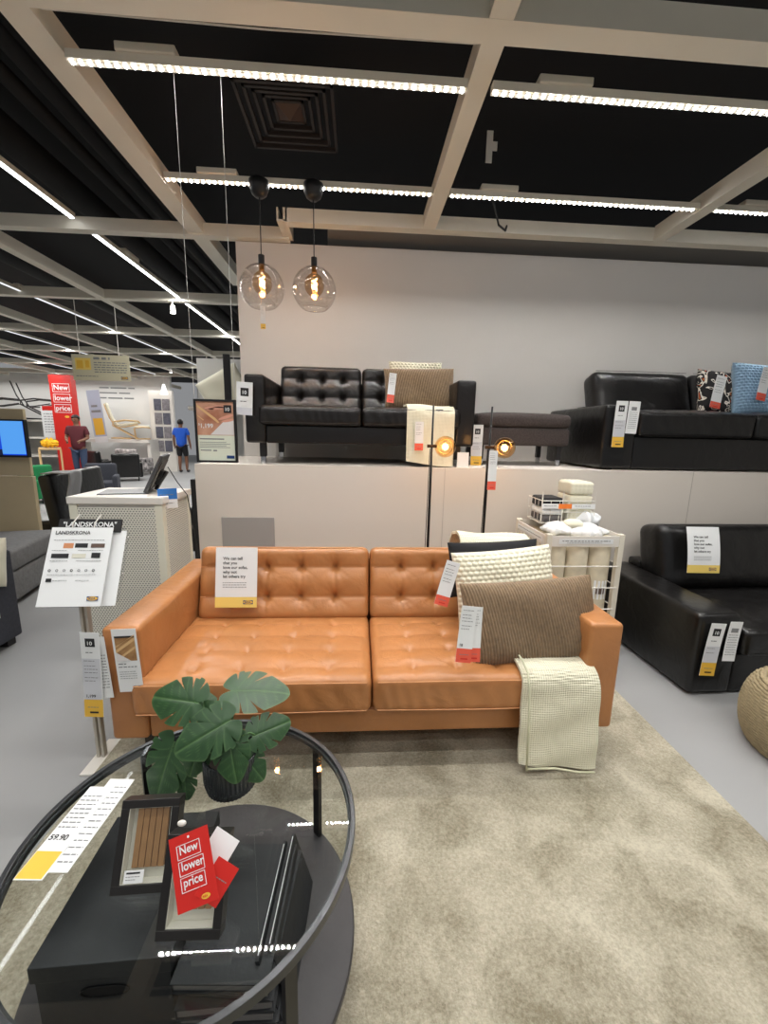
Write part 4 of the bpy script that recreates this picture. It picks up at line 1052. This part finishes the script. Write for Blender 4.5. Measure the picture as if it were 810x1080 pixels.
# ------------------------------------------------------------------ monstera
def leaf_mat():
    m = mat('monstera_leaf', c(52, 92, 50), .38, spec=.5); nt = m.node_tree; N = nt.nodes; L = nt.links; p = N['Principled BSDF']
    at = N.new('ShaderNodeAttribute'); at.attribute_name = 'vein'
    nz = N.new('ShaderNodeTexNoise'); nz.inputs['Scale'].default_value = 25
    tc = N.new('ShaderNodeTexCoord'); L.new(tc.outputs['Object'], nz.inputs[0])
    m1 = N.new('ShaderNodeMix'); m1.data_type = 'RGBA'; m1.inputs[6].default_value = c(26, 52, 30); m1.inputs[7].default_value = c(54, 88, 50)
    L.new(nz.outputs['Fac'], m1.inputs[0])
    m2 = N.new('ShaderNodeMix'); m2.data_type = 'RGBA'; m2.inputs[7].default_value = c(112, 146, 90)
    L.new(at.outputs['Fac'], m2.inputs[0]); L.new(m1.outputs[2], m2.inputs[6]); L.new(m2.outputs[2], p.inputs['Base Color']); return m
M_leaf = leaf_mat()
M_stem = mat('leaf_stem', c(70, 104, 58), .5)
def leaf_mesh(size, seed):
    rs = random.Random(seed)
    slits = [s*(a+rs.uniform(-.05, .05)) for s in (1, -1) for a in (.70, 1.25, 1.85)]
    nt_, nr = 180, 14; V = []; F = []; vein = []
    def R(t):
        # heart outline, tip at t=0, notch at t=pi
        r = .5*(1+.25*math.cos(t))+.16*math.exp(-(t/.32)**2)
        r *= 1-.55*math.exp(-((abs(t)-PI)/.22)**2)
        r *= (.86+.14*math.cos(2*t)) if abs(t) < PI/2 else .74+.06*abs(math.sin(t))
        for s in slits:
            r *= 1-.50*math.exp(-((t-s)/.035)**2)
        return r
    for i in range(nt_):
        t = -PI+2*PI*i/nt_
        for j in range(nr+1):
            q = j/nr; r = R(t)*q
            x = r*math.sin(t); y = r*math.cos(t)
            z = -.16*abs(x)**1.5-.22*y*y*(1 if y > 0 else .5)+.06*math.exp(-abs(x)/.03)*-.3+.004*math.cos(6*t)*q
            V.append((x*size, y*size, z*size))
            ve = math.exp(-(abs(x)/.011)**2)
            for y0 in (-.04, .08, .22, .38, .54):
                ve = max(ve, .6*math.exp(-((y-y0-.55*abs(x)+.5*abs(x)**2)/.008)**2))
            ve = max(ve, .55 if q > .985 else 0)
            vein.append(min(1, ve*.38))
    for i in range(nt_):
        k = (i+1) % nt_
        for j in range(nr): F.append((i*(nr+1)+j, i*(nr+1)+j+1, k*(nr+1)+j+1, k*(nr+1)+j))
    me = bpy.data.meshes.new('leaf'); me.from_pydata(V, [], F); me.materials.append(M_leaf)
    me.polygons.foreach_set('use_smooth', [True]*len(F))
    a = me.attributes.new('vein', 'FLOAT', 'POINT'); a.data.foreach_set('value', vein); return me
pl = empty('potted_monstera', (-.328, .968, GZ+.0005), 0, 'small artificial monstera in a dark ribbed pot on the glass table', 'potted plant')
b = MB(); b.lathe([(0, 0), (.052, 0), (.061, .006), (.067, .03), (.069, .10), (.0675, .104), (.064, .10), (.062, .09), (0, .09)], 144, ribs=(40, .018)); b.build('pot', M_potm, pl, smooth=True)
MB().cyl((0, 0, .088), (0, 0, .093), .056, n=30).build('soil', M_soil, pl)
def add_leaf(ctr, nrm, tip, size, seed):
    n_ = Vector(nrm).normalized(); t_ = Vector(tip); t_ = (t_-n_*t_.dot(n_)).normalized(); x_ = t_.cross(n_)
    Mx = Matrix((x_, t_, n_)).transposed().to_4x4()
    o = bpy.data.objects.new('leaf', leaf_mesh(size, seed)); COL.objects.link(o); o.parent = pl
    P = Vector(ctr)-Vector((-.318, .962, GZ)); o.matrix_local = Matrix.Translation(P) @ Mx
    base = P-t_*size*.05
    s = MB(); a = Vector((P.x*.12, P.y*.12, .09)); mid = (a+base)/2+Vector((0, .0, .03)); s.tube([a, (a+mid)/2+Vector((0, 0, .008)), mid, (mid+base)/2+Vector((0, 0, .006)), base-n_*.004], .0028, 6); s.build('stem', M_stem, pl, smooth=True)
for k, (ctr, nrm, tip, sz) in enumerate([
    ((-0.424, 1.0, 0.67), (-0.15, -0.75, 0.75), (-0.85, 0.1, 0.1), 0.19),
    ((-0.316, 1.05, 0.669), (0.0, -0.33, 0.95), (1, 0.0, 0.05), 0.21),
    ((-0.473, 0.97, 0.549), (-0.25, -0.85, 0.45), (-0.25, -0.2, -1), 0.2),
    ((-0.319, 0.92, 0.662), (0.05, -0.75, 0.65), (-0.8, -0.3, -0.35), 0.185),
    ((-0.300, 0.91, 0.618), (0.05, -0.85, 0.55), (0.25, -0.3, -1), 0.14),
    ((-0.246, 0.97, 0.593), (0.35, -0.7, 0.6), (0.8, 0.2, 0.2), 0.14),
    ((-0.385, 0.94, 0.59), (-0.1, -0.9, 0.4), (-0.3, -0.2, -1), 0.125),
    ((-0.433, 0.95, 0.493), (-0.1, -0.9, 0.3), (0.1, 0, -1), 0.1),
    ((-0.274, 0.94, 0.552), (0.3, -0.8, 0.5), (0.5, 0, -0.8), 0.12),
    ((-0.386, 1.0, 0.613), (0, -0.7, 0.7), (-0.3, 0.3, 0.6), 0.13),
    ]): add_leaf(ctr, nrm, tip, sz*.84, 11+k)

# ------------------------------------------------------------------ left foreground: charcoal sofa, grey ottoman, panel with monitor
ch = empty('charcoal_sofa', (-3.2, 1.2, 0), 0, 'charcoal grey fabric sofa at the left edge with white papers on it', 'sofa')
MB().rbox(.98, 1.028, .0, 1.44, .05, .615, .015, .08).build('armrest_panel', M_dgreyf, ch, smooth=True)
MB().rbox(.84, .978, .01, 1.44, .05, .63, .02, .08).build('armrest', M_dgreyf, ch, smooth=True)
MB().rbox(.0, .84, .02, 1.42, .06, .42, .02, .08).build('seat', M_dgreyf, ch, smooth=True)
for y in (.1, 1.38): MB().box(.93, 1.0, y-.03, y+.03, 0, .06).build('leg', M_leg, ch)
pillow('white_cushion', 'white cushion lying over the arm of the charcoal sofa at left edge', T(-2.20, 2.40, .60, -.15, .25, 1.35), .38, .30, .10, M_cream)
card('price_tag', 'white price sheet hanging on the arm of the charcoal sofa', 'price tag', T(-2.16, 2.40, .33, 0, 0, PI/2), .16, .2, M_paper, [], [], [(-.05, .05, .06-.02*i, .005) for i in range(5)])
og = empty('grey_ottoman', (-3.5, 3.02, 0), .22, 'light grey fabric ottoman between charcoal sofa and wooden panel', 'ottoman')
MB().rbox(0, .88, 0, .75, .04, .27, .02, .06).build('base', M_greyf, og, smooth=True)
MB().rbox(-.01, .89, -.01, .76, .275, .44, .03, .05).build('cushion', M_greyf, og, smooth=True)
for x in (.08, .8):
    for y in (.08, .67): MB().box(x-.02, x+.02, y-.02, y+.02, 0, .045).build('leg', M_leg, og)
pn = empty('wooden_partition', (-3.2, 4.02, 0), 0, 'pale wooden partition at the left edge carrying a blue monitor', 'partition')
MB().box(-1.2, .18, 0, .04, 0, .92).build('lower_panel', M_pine, pn, bevel=.003)
MB().box(-1.2, .17, .004, .036, .925, 1.53).build('upper_panel', M_pine, pn, bevel=.003)
mo = empty('wall_monitor', (-3.18, 3.96, 1.10), 0, 'black monitor with a blue screen on the wooden partition', 'monitor')
MB().box(-.35, .21, -.02, .02, 0, .335).build('casing', M_black, mo, bevel=.004)
b = MB(); b.box(-.335, .198, -.024, -.02, .02, .32); b.build('screen', emis('screen_blue', c(20, 70, 215), 1.0), mo)
MB().box(-.0, .198, -.026, -.024, .03, .32).build('screen_panel', emis('screen_light', c(86, 158, 236), 1.0), mo)
MB().box(-.335, .0, -.026, -.024, .02, .07).build('task_bar', emis('screen_dark', c(30, 36, 60), 1.0), mo)
MB().box(-.05, .05, .02, .06, .1, .2).build('bracket', M_black, mo)

# black sling chair with grey throw
def sled_chair(name, label, loc, rz, cat='armchair', m=None, group=None, sc=1):
    m = m or M_blk2
    o = empty(name, loc, rz, label, cat, group); o.scale = (sc,)*3
    MB().rbox(-.45, .45, -.08, .05, .38, .92, .03, .06, X=Matrix.Rotation(.16, 4, 'X')).build('backrest', m, o, smooth=True)
    MB().rbox(-.43, .43, -.72, -.05, .32, .44, .04, .06).build('seat', m, o, smooth=True)
    for s in (-1, 1):
        MB().tube([(s*.47, -.02, .62), (s*.47, -.65, .6), (s*.47, -.74, .54), (s*.47, -.72, .05), (s*.47, -.66, .016), (s*.47, .02, .016), (s*.47, .08, .06), (s*.47, .0, .55)], .014, 8).build('sled_frame', M_blackm, o, smooth=True)
    return o
sc_ = empty('sling_sofa', (-3.19, 5.0, 0), 1.74, 'black leather loveseat on tubular legs, seen from behind, grey throw on it', 'sofa')
MB().rbox(-.62, .62, -.06, .06, .30, .90, .04, .08, X=Matrix.Rotation(-.12, 4, 'X')).build('backrest', M_blk2, sc_, smooth=True)
MB().rbox(-.60, .60, .05, .72, .26, .42, .04, .08).build('seat', M_blk2, sc_, smooth=True)
for s in (-.56, -.1, .56): MB().tube([(s, .0, .34), (s, -.04, .06), (s, .03, .016), (s, .6, .016), (s, .68, .08), (s, .68, .3)], .016, 8).build('sled_leg', M_blackm, sc_, smooth=True)
gt = MB(); g1 = M_greyf
gt.grid(lambda u, v: (-.62+.26*u+.02*math.sin(v*6), -.085-.02*math.sin(u*9)*v-.045*(1-v), .915-.33*v+.015*math.sin(u*3)), 14, 14)
gt.grid(lambda u, v: (-.62+.26*u, -.13+.25*v, .918-.02*abs(v-.5)), 14, 6)
o = gt.build('grey_throw', mat('grey_knit', c(150, 150, 150), .95, bump=(120, .6)), smooth=True, solid=.012); o.matrix_world = Matrix.Translation((-3.19, 5.0, 0)) @ Matrix.Rotation(1.74, 4, 'Z'); tag(o, 'light grey throw hung over the back of the black loveseat', 'throw')

# ------------------------------------------------------------------ far store
rc = empty('red_column', (-7.98, 12.0, 0), 0, 'tall red pillar reading New lower price in the far store', 'pillar sign')
MB().box(-.29, .27, 0, .2, 0, 2.75).build('pillar', M_red, rc)
q = MB(); fr_ = MB()
for s, z in (('New', 2.36), ('lower', 2.09), ('price', 1.82)):
    V, F = text_geo(s, .19); q.add([(p[0]-.19, -.006, p[2]+z) for p in V], F)
    x0, x1, a, b2 = -.22, .22, z-.055, z+.165
    for e in ((x0, x1, a, a+.012), (x0, x1, b2-.012, b2), (x0, x0+.012, a, b2), (x1-.012, x1, a, b2)): fr_.box(e[0], e[1], -.005, 0, e[2], e[3])
q.build('printed_text', M_paper, rc); fr_.build('text_frames', M_paper, rc)
q = MB(); q.add([(.08+.06*math.cos(t), -.005, 1.66+.03*math.sin(t)) for t in np.linspace(0, 2*PI, 20, endpoint=False)], [tuple(range(20))]); q.build('logo_oval', M_yel, rc)
ys = card('hanging_sign', 'cream banner with yellow picture hanging from the ceiling at left', 'hanging sign', T(-3.44, 6.0, 2.165), .74, .33, mat('banner_cream', c(206, 200, 172), .6),
     [(-.33, -.03, -.13, .12, M_yelp, 'picture'), (-.31, -.01, -.23, .09, M_yel, 'picture_shape'), (-.2, .0, -.15, .09, M_yel, 'picture_shape')], [], [(-.09, .12, .105, .03)]+[(-.09, .33, .06-.03*i, .012) for i in range(5)]+[(-.33, -.05, -.115, .01)], logo=(.29, -.125, .045))
for x in (-3.7, -3.2): tag(MB().cyl((x, 6.0, 2.33), (x, 6.0, 3.0), .004, n=6).build('hanging_string', M_white), 'thin string of the cream banner, %s end' % ('left' if x < -3.5 else 'right'), 'string', 'banner strings')
card('standing_sign', 'tall pale blue sign with a yellow panel before the far wall', 'sign', T(-7.95, 13.4, 1.72, 0, -.08, 0), .38, 1.55, mat('pale_blue', c(176, 186, 204), .6), [(-.14, -.55, .14, -.05, M_yel, 'yellow_panel'), (-.19, -.775, .19, -.6, M_paper, 'white_foot')], [], [(-.12, .06, .28, .06), (-.14, .14, .12, .07)])
card('standing_sign', 'white notice board left of the red pillar', 'sign', T(-8.50, 12.2, 1.52), .42, .85, M_paper, [(-.17, .3, .17, .42, M_red, 'red_heading')], [], [(-.15, .15, .2-.07*i, .02) for i in range(8)])
q = MB()
for z, ww in ((2.66, (.3, .5, .2)), (2.50, (.55, .35)), (2.34, (.2, .45, .3))):
    x = -8.5
    for w2 in ww: q.box(x, x+w2, 14.59, 14.60, z, z+.04); x += w2+.06
tag(q.build('wall_lettering', M_inkg), 'small grey lettering on the far white wall right of the red pillar', 'lettering')

def skin_obj(name, V, E, R, m, parent=None, sub=2):
    me = bpy.data.meshes.new(name); me.from_pydata(V, E, []); me.materials.append(m)
    o = bpy.data.objects.new(name, me); COL.objects.link(o)
    if parent: o.parent = parent
    sk = o.modifiers.new('skin', 'SKIN'); sk.use_smooth_shade = True
    for i, r in enumerate(R):
        rv = r if isinstance(r, tuple) else (r, r)
        me.skin_vertices[0].data[i].radius = rv
    me.skin_vertices[0].data[0].use_root = True
    s = o.modifiers.new('sub', 'SUBSURF'); s.levels = sub; s.render_levels = sub
    return o
def person(label, loc, rz, H, shirt, trousers, arms='down', shorts=False):
    o = empty('person', loc, rz, label, 'person'); k = H/1.75; o.scale = (k, k, k)
    # facing +y
    J = {'pel': (0, 0, .95), 'wst': (0, 0, 1.08), 'chs': (0, .0, 1.30), 'nk0': (0, -.01, 1.47), 'nk': (0, 0, 1.53), 'hd': (0, .02, 1.62), 'top': (0, .015, 1.70)}
    V = list(J.values()); n = {a: i for i, a in enumerate(J)}
    E = [(0, 1), (1, 2), (2, 3), (3, 4), (4, 5), (5, 6)]
    R = [(.15, .11), (.135, .10), (.165, .11), (.07, .07), (.052, .052), (.082, .095), (.06, .07)]
    def add(p, r, par): V.append(p); R.append(r); E.append((par, len(V)-1)); return len(V)-1
    for s in (-1, 1):
        st_ = .10 if shorts and s > 0 else -.04*s
        a = add((s*.09, 0, .86), .088, 0); a = add((s*.10, st_*.5+.02, .50), .058, a); b_ = add((s*.10, st_-.03, .30), .055, a); a = add((s*.10, st_-.04, .09), .036, b_); add((s*.11, st_+.12, .035), (.042, .03), a)
        a = add((s*.19, 0, 1.42), .055, 2)
        if arms == 'front':
            a = add((s*.25, .02, 1.17), .043, a); a = add((s*.17, .20, 1.10), .033, a); a = add((s*.13, .26, 1.10), (.032, .02), a)
        else:
            a = add((s*.24, -.01, 1.15), .043, a); a = add((s*.26, .05, .93), .032, a); a = add((s*.26, .07, .85), (.018, .034), a)
        for f in range(4): add((V[a][0]+(f-1.5)*.012*(arms == 'front'), V[a][1]+.02+(f-1.5)*.014*(arms != 'front'), V[a][2]-.08+.005*abs(f-1.5)), .008, a)
        add((V[a][0]-s*.03, V[a][1]+.045, V[a][2]-.03), .009, a)
    skin_obj('body', V, E, R, M_skin, o)
    # clothes
    Vs = [(0, 0, .80), (0, 0, 1.08), (0, 0, 1.30), (0, -.01, 1.47)]; Es = [(0, 1), (1, 2), (2, 3)]; Rs = [(.19, .15), (.165, .13), (.19, .135), (.085, .085)]
    for s in (-1, 1):
        Vs.append((s*.19, 0, 1.42)); Rs.append(.075); Es.append((2, len(Vs)-1))
        e = (s*.235, .0, 1.22); Vs.append(e); Rs.append(.07); Es.append((len(Vs)-2, len(Vs)-1))
    skin_obj('shirt', Vs, Es, Rs, shirt, o)
    Vt = [(0, 0, .98)]; Et = []; Rt = [(.165, .125)]
    for s in (-1, 1):
        st_ = .10 if shorts and s > 0 else -.04*s
        Vt.append((s*.09, 0, .84)); Rt.append(.105); Et.append((0, len(Vt)-1))
        Vt.append((s*.10, st_*.5+.02, .52)); Rt.append(.09 if shorts else .075); Et.append((len(Vt)-2, len(Vt)-1))
        if not shorts: Vt.append((s*.10, st_-.03, .10)); Rt.append(.062); Et.append((len(Vt)-2, len(Vt)-1))
    skin_obj('shorts' if shorts else 'trousers', Vt, Et, Rt, trousers, o)
    b = MB(); b.sphere((0, 0, 1.665), .105, 20, 14, sc=(.9, 1.02, .95)); b.v = [(x, y, max(z, 1.60 if y < .02 else 1.70)) for x, y, z in b.v]
    b.build('hair', M_hair, o, smooth=True)
    f = MB()
    for s in (-1, 1): f.sphere((s*.032, .108, 1.64), .011, 10, 6); f.sphere((s*.085, .01, 1.63), .022, 10, 6, sc=(.5, 1, 1.3))
    f.build('ears_and_eyes', M_skin, o, smooth=True)
    f = MB(); f.sphere((0, .118, 1.615), .017, 10, 8, sc=(.8, 1.2, 1.5)); f.build('nose', M_skin, o, smooth=True)
    for s in (-1, 1): MB().sphere((s*.11, (.10 if shorts and s > 0 else -.04*s)+.04, .045), .055, 12, 8, sc=(.85, 2.1, .75)).build('shoe', M_leg, o, smooth=True)
    return o
person('person in a maroon shirt and blue jeans standing before the red pillar', (-7.05, 11.0, 0), 3.3, 1.68, mat('maroon_cloth', c(84, 28, 36), .85), mat('denim', c(52, 66, 92), .85), 'front')
person('person in a blue t-shirt and black shorts walking away in the far store', (-5.75, 14.0, 0), 0, 1.70, mat('blue_cloth', c(24, 84, 190), .8), mat('black_shorts', c(24, 24, 28), .85), 'down', True)

# display wall shelves and chairs
sh = empty('display_shelf', (-9.2, 12.2, 0), 0, 'tall white shelving with chairs on its top at the far left', 'shelving')
for z in (.55, 1.05, 1.52): MB().box(-2.2, 1.0, 0, .7, z, z+.05).build('shelf_board', M_white, sh)
for x in (-2.2, -.6, .96): MB().box(x, x+.04, 0, .7, 0, 1.52).build('upright', M_white, sh)
MB().box(-2.2, 1.0, .68, .70, 0, 1.52).build('back_board', mat('shelf_grey', c(170, 170, 168), .8), sh)
M_bow = mat('black_bent_wood', c(28, 26, 26), .4)
def bow_chair(label, loc, rz, frame_m, cush_m, name='bentwood_armchair', group=None, sc=1, cush=True):
    o = empty(name, loc, rz, label, 'armchair', group); o.scale = (sc,)*3
    for s in (-1, 1):
        MB().tube([(s*.30, -.40, .48), (s*.30, -.36, .54), (s*.30, 0, .56), (s*.30, .28, .50), (s*.30, .30, .40), (s*.30, -.30, .02), (s*.30, -.10, .02), (s*.30, .36, .03)], .02, 8).build('side_frame', frame_m, o, smooth=True)
        MB().tube([(s*.27, -.34, .44), (s*.27, 0, .36), (s*.27, .22, .34), (s*.27, .36, .62), (s*.27, .46, 1.0)], .016, 8).build('seat_frame', frame_m, o, smooth=True)
    if cush:
        b = MB()
        path = [(-.36, .47), (-.1, .41), (.16, .375), (.24, .42), (.34, .66), (.43, 1.0)]
        def f(u, v):
            t = v*(len(path)-1); i = min(int(t), len(path)-2); k = t-i
            return (-.25+.5*u, path[i][0]*(1-k)+path[i+1][0]*k, path[i][1]*(1-k)+path[i+1][1]*k+.02+.02*math.sin(v*30)**2)
        b.grid(f, 6, 30); b.build('cushion', cush_m, o, smooth=True, solid=.06)
    return o
bow_chair('black framed lounge chair on the far shelving, left one', (-9.9, 12.5, 1.57), 2.2, M_bow, M_dgreyf, cush=False, group='lounge chairs on the shelving')
bow_chair('black framed lounge chair on the far shelving, right one', (-9.0, 12.5, 1.57), 2.0, M_bow, M_dgreyf, cush=False, group='lounge chairs on the shelving')
bow_chair('pale bentwood lounge chair with cream cushion on a high ledge of the far wall', (-7.45, 13.95, 1.05), 2.0, mat('birch', c(214, 180, 130), .5), M_cream, sc=1.05, name='lounge_chair')
fs = empty('footstool', (-6.82, 13.75, 1.05), 2.0, 'pale bentwood footstool beside the lounge chair on the high ledge', 'footstool')
MB().rbox(-.25, .25, -.2, .2, .36, .43, .03, .06).build('cushion', M_cream, fs, smooth=True)
for s in (-1, 1): MB().tube([(s*.26, -.22, .36), (s*.26, .0, .38), (s*.26, .22, .34), (s*.26, .2, .02), (s*.26, -.2, .02)], .018, 8).build('side_frame', MATS['birch'], fs, smooth=True)
tag(MB().box(-8.8, -6.55, 13.5, 14.15, .95, 1.05).box(-8.8, -8.7, 13.6, 14.2, 0, .95).box(-6.65, -6.55, 13.6, 14.2, 0, .95).build('display_ledge', M_white), 'white high display ledge along the far wall', 'display ledge')
def tub_chair(label, loc, rz, m, sc=1, group=None):
    o = empty('armchair', loc, rz, label, 'armchair', group); o.scale = (sc,)*3
    MB().rbox(-.38, .38, -.36, .3, .16, .42, .05, .06).build('seat', m, o, smooth=True)
    MB().rbox(-.40, .40, .22, .40, .16, .95, .07, .06, X=Matrix.Rotation(-.08, 4, 'X')).build('backrest', m, o, smooth=True)
    for s in (-1, 1): MB().rbox(s*.40-.07, s*.40+.07, -.36, .32, .12, .60, .05, .06).build('armrest', m, o, smooth=True)
    for x in (-.33, .33):
        for y in (-.3, .3): MB().cyl((x, y, 0), (x, y, .16), .018, n=10).build('leg', M_leg, o)
    return o
tub_chair('black armchair partly hidden behind the person in maroon', (-7.2, 12.25, 0), 2.6, M_blk2, .82)
tub_chair('black armchair in front of the patterned one, left of the person in blue', (-6.25, 11.6, 0), 3.6, M_blk2, .8)
pc = tub_chair('dark armchair with black and white patterned seat under the high ledge', (-6.80, 13.1, 0), 2.9, mat('chair_print', c(40, 38, 40), .85, noise=(8, .5, c(224, 216, 214))), .85)
tub_chair('green armchair at the left behind the wooden partition', (-5.85, 8.1, 0), 1.2, mat('green_fabric', c(30, 128, 76), .9), .72)
tub_chair('dark armchair beside the green one at the left', (-5.35, 8.9, 0), .4, M_dgreyf, .7)
tag(crumple('yellow_blanket', (-7.75, 11.0, .98), .14, 'yellow blanket on a pale chair left of the red pillar', mat('yellow_cloth', c(236, 184, 40), .9), 'blanket', (1.2, 1, .8)), None)
w1 = empty('side_chair', (-7.75, 11.0, .0), .6, 'pale wooden chair under the yellow blanket', 'chair')
MB().box(-.22, .22, -.22, .22, .82, .87).build('seat', MATS['birch'], w1)
for x in (-.21, .21):
    for y in (-.21, .21): MB().box(x-.02, x+.02, y-.02, y+.02, 0, .82).build('leg', MATS['birch'], w1)
# swatch boards
sb = empty('swatch_board', (-6.35, 14.2, 0), 0, 'white board of grey fabric swatches at the end of the far wall', 'swatch board')
MB().box(-.42, .32, 0, .12, 0, 2.6).build('board', M_white, sb)
for i in range(4):
    for j in range(2):
        MB().box(-.26+.26*j, -.04+.26*j, -.03, 0, .66+.44*i, 1.02+.44*i).build('fabric_swatch', mat('swatch_%s' % ('dark' if (i+j) % 2 else 'mid'), c(*( (92, 92, 104) if (i+j) % 2 else (128, 124, 128))), .95, noise=(20, .3)), sb)
def shade(x, y, z, lb):
    o = empty('cone_pendant_lamp', (x, y, z), 0, lb, 'pendant lamp')
    MB().lathe([(.03, .30), (.06, .18), (.11, 0)], 24).build('lamp_shade', emis('shade_glow', (1, .97, .92, 1), 2.2), o, smooth=True, solid=.004)
    MB().cyl((0, 0, .29), (0, 0, 3.0-z), .006, n=6).build('cord', M_white, o)
shade(-6.05, 13.7, 2.45, 'glowing white cone shaped pendant above the swatch board')
for i, (x, z) in enumerate(((-5.9, 2.15), (-5.3, 2.25), (-5.6, 1.2))):
    tag(MB().box(x-.25, x+.25, 17.0, 17.05, z, z+.4).build('wall_picture', M_greyf, bevel=.01), ['grey picture in the far passage, left', 'grey picture in the far passage, right', 'lower picture in the far passage beside the walking person'][i], 'picture')
ds = tub_chair('dark armchair far behind, right of the person in blue', (-1.92, 6.7, 0), 0, M_dgreyf, .95)
tub_chair('black armchair in the gap between the perforated cabinet and the platform', (-1.42, 4.50, 0), 0, M_blk2, .95)
# display behind the poster
pillow('cream_cushion', 'large cream cushion on the display wall behind the framed poster', T(-1.50, 4.86, 1.83, -.35, -.55, .1), .50, .42, .16, M_cream)
tag(MB().box(-1.80, -1.1, 4.6, 5.0, 1.58, 1.62).build('wall_shelf', M_white), 'white shelf under the cream cushion, behind the poster', 'shelf')
tag(MB().box(-1.28, -1.22, 4.16, 4.19, 0, 2.08).build('upright_mirror', M_black), 'narrow black upright panel beside the black two-seat sofa', 'panel')

# ------------------------------------------------------------------ world and view
w = bpy.data.worlds.new('world'); w.use_nodes = True; bpy.context.scene.world = w
w.node_tree.nodes['Background'].inputs[0].default_value = (.95, .97, 1, 1); w.node_tree.nodes['Background'].inputs[1].default_value = .25
sc = bpy.context.scene
sc.view_settings.view_transform = 'Standard'; sc.view_settings.look = 'None'; sc.view_settings.gamma = 1; sc.view_settings.use_curve_mapping = False
sc.view_settings.exposure = .08
sc.cycles.max_bounces = 10; sc.cycles.transparent_max_bounces = 24
sc.cycles.use_denoising = True
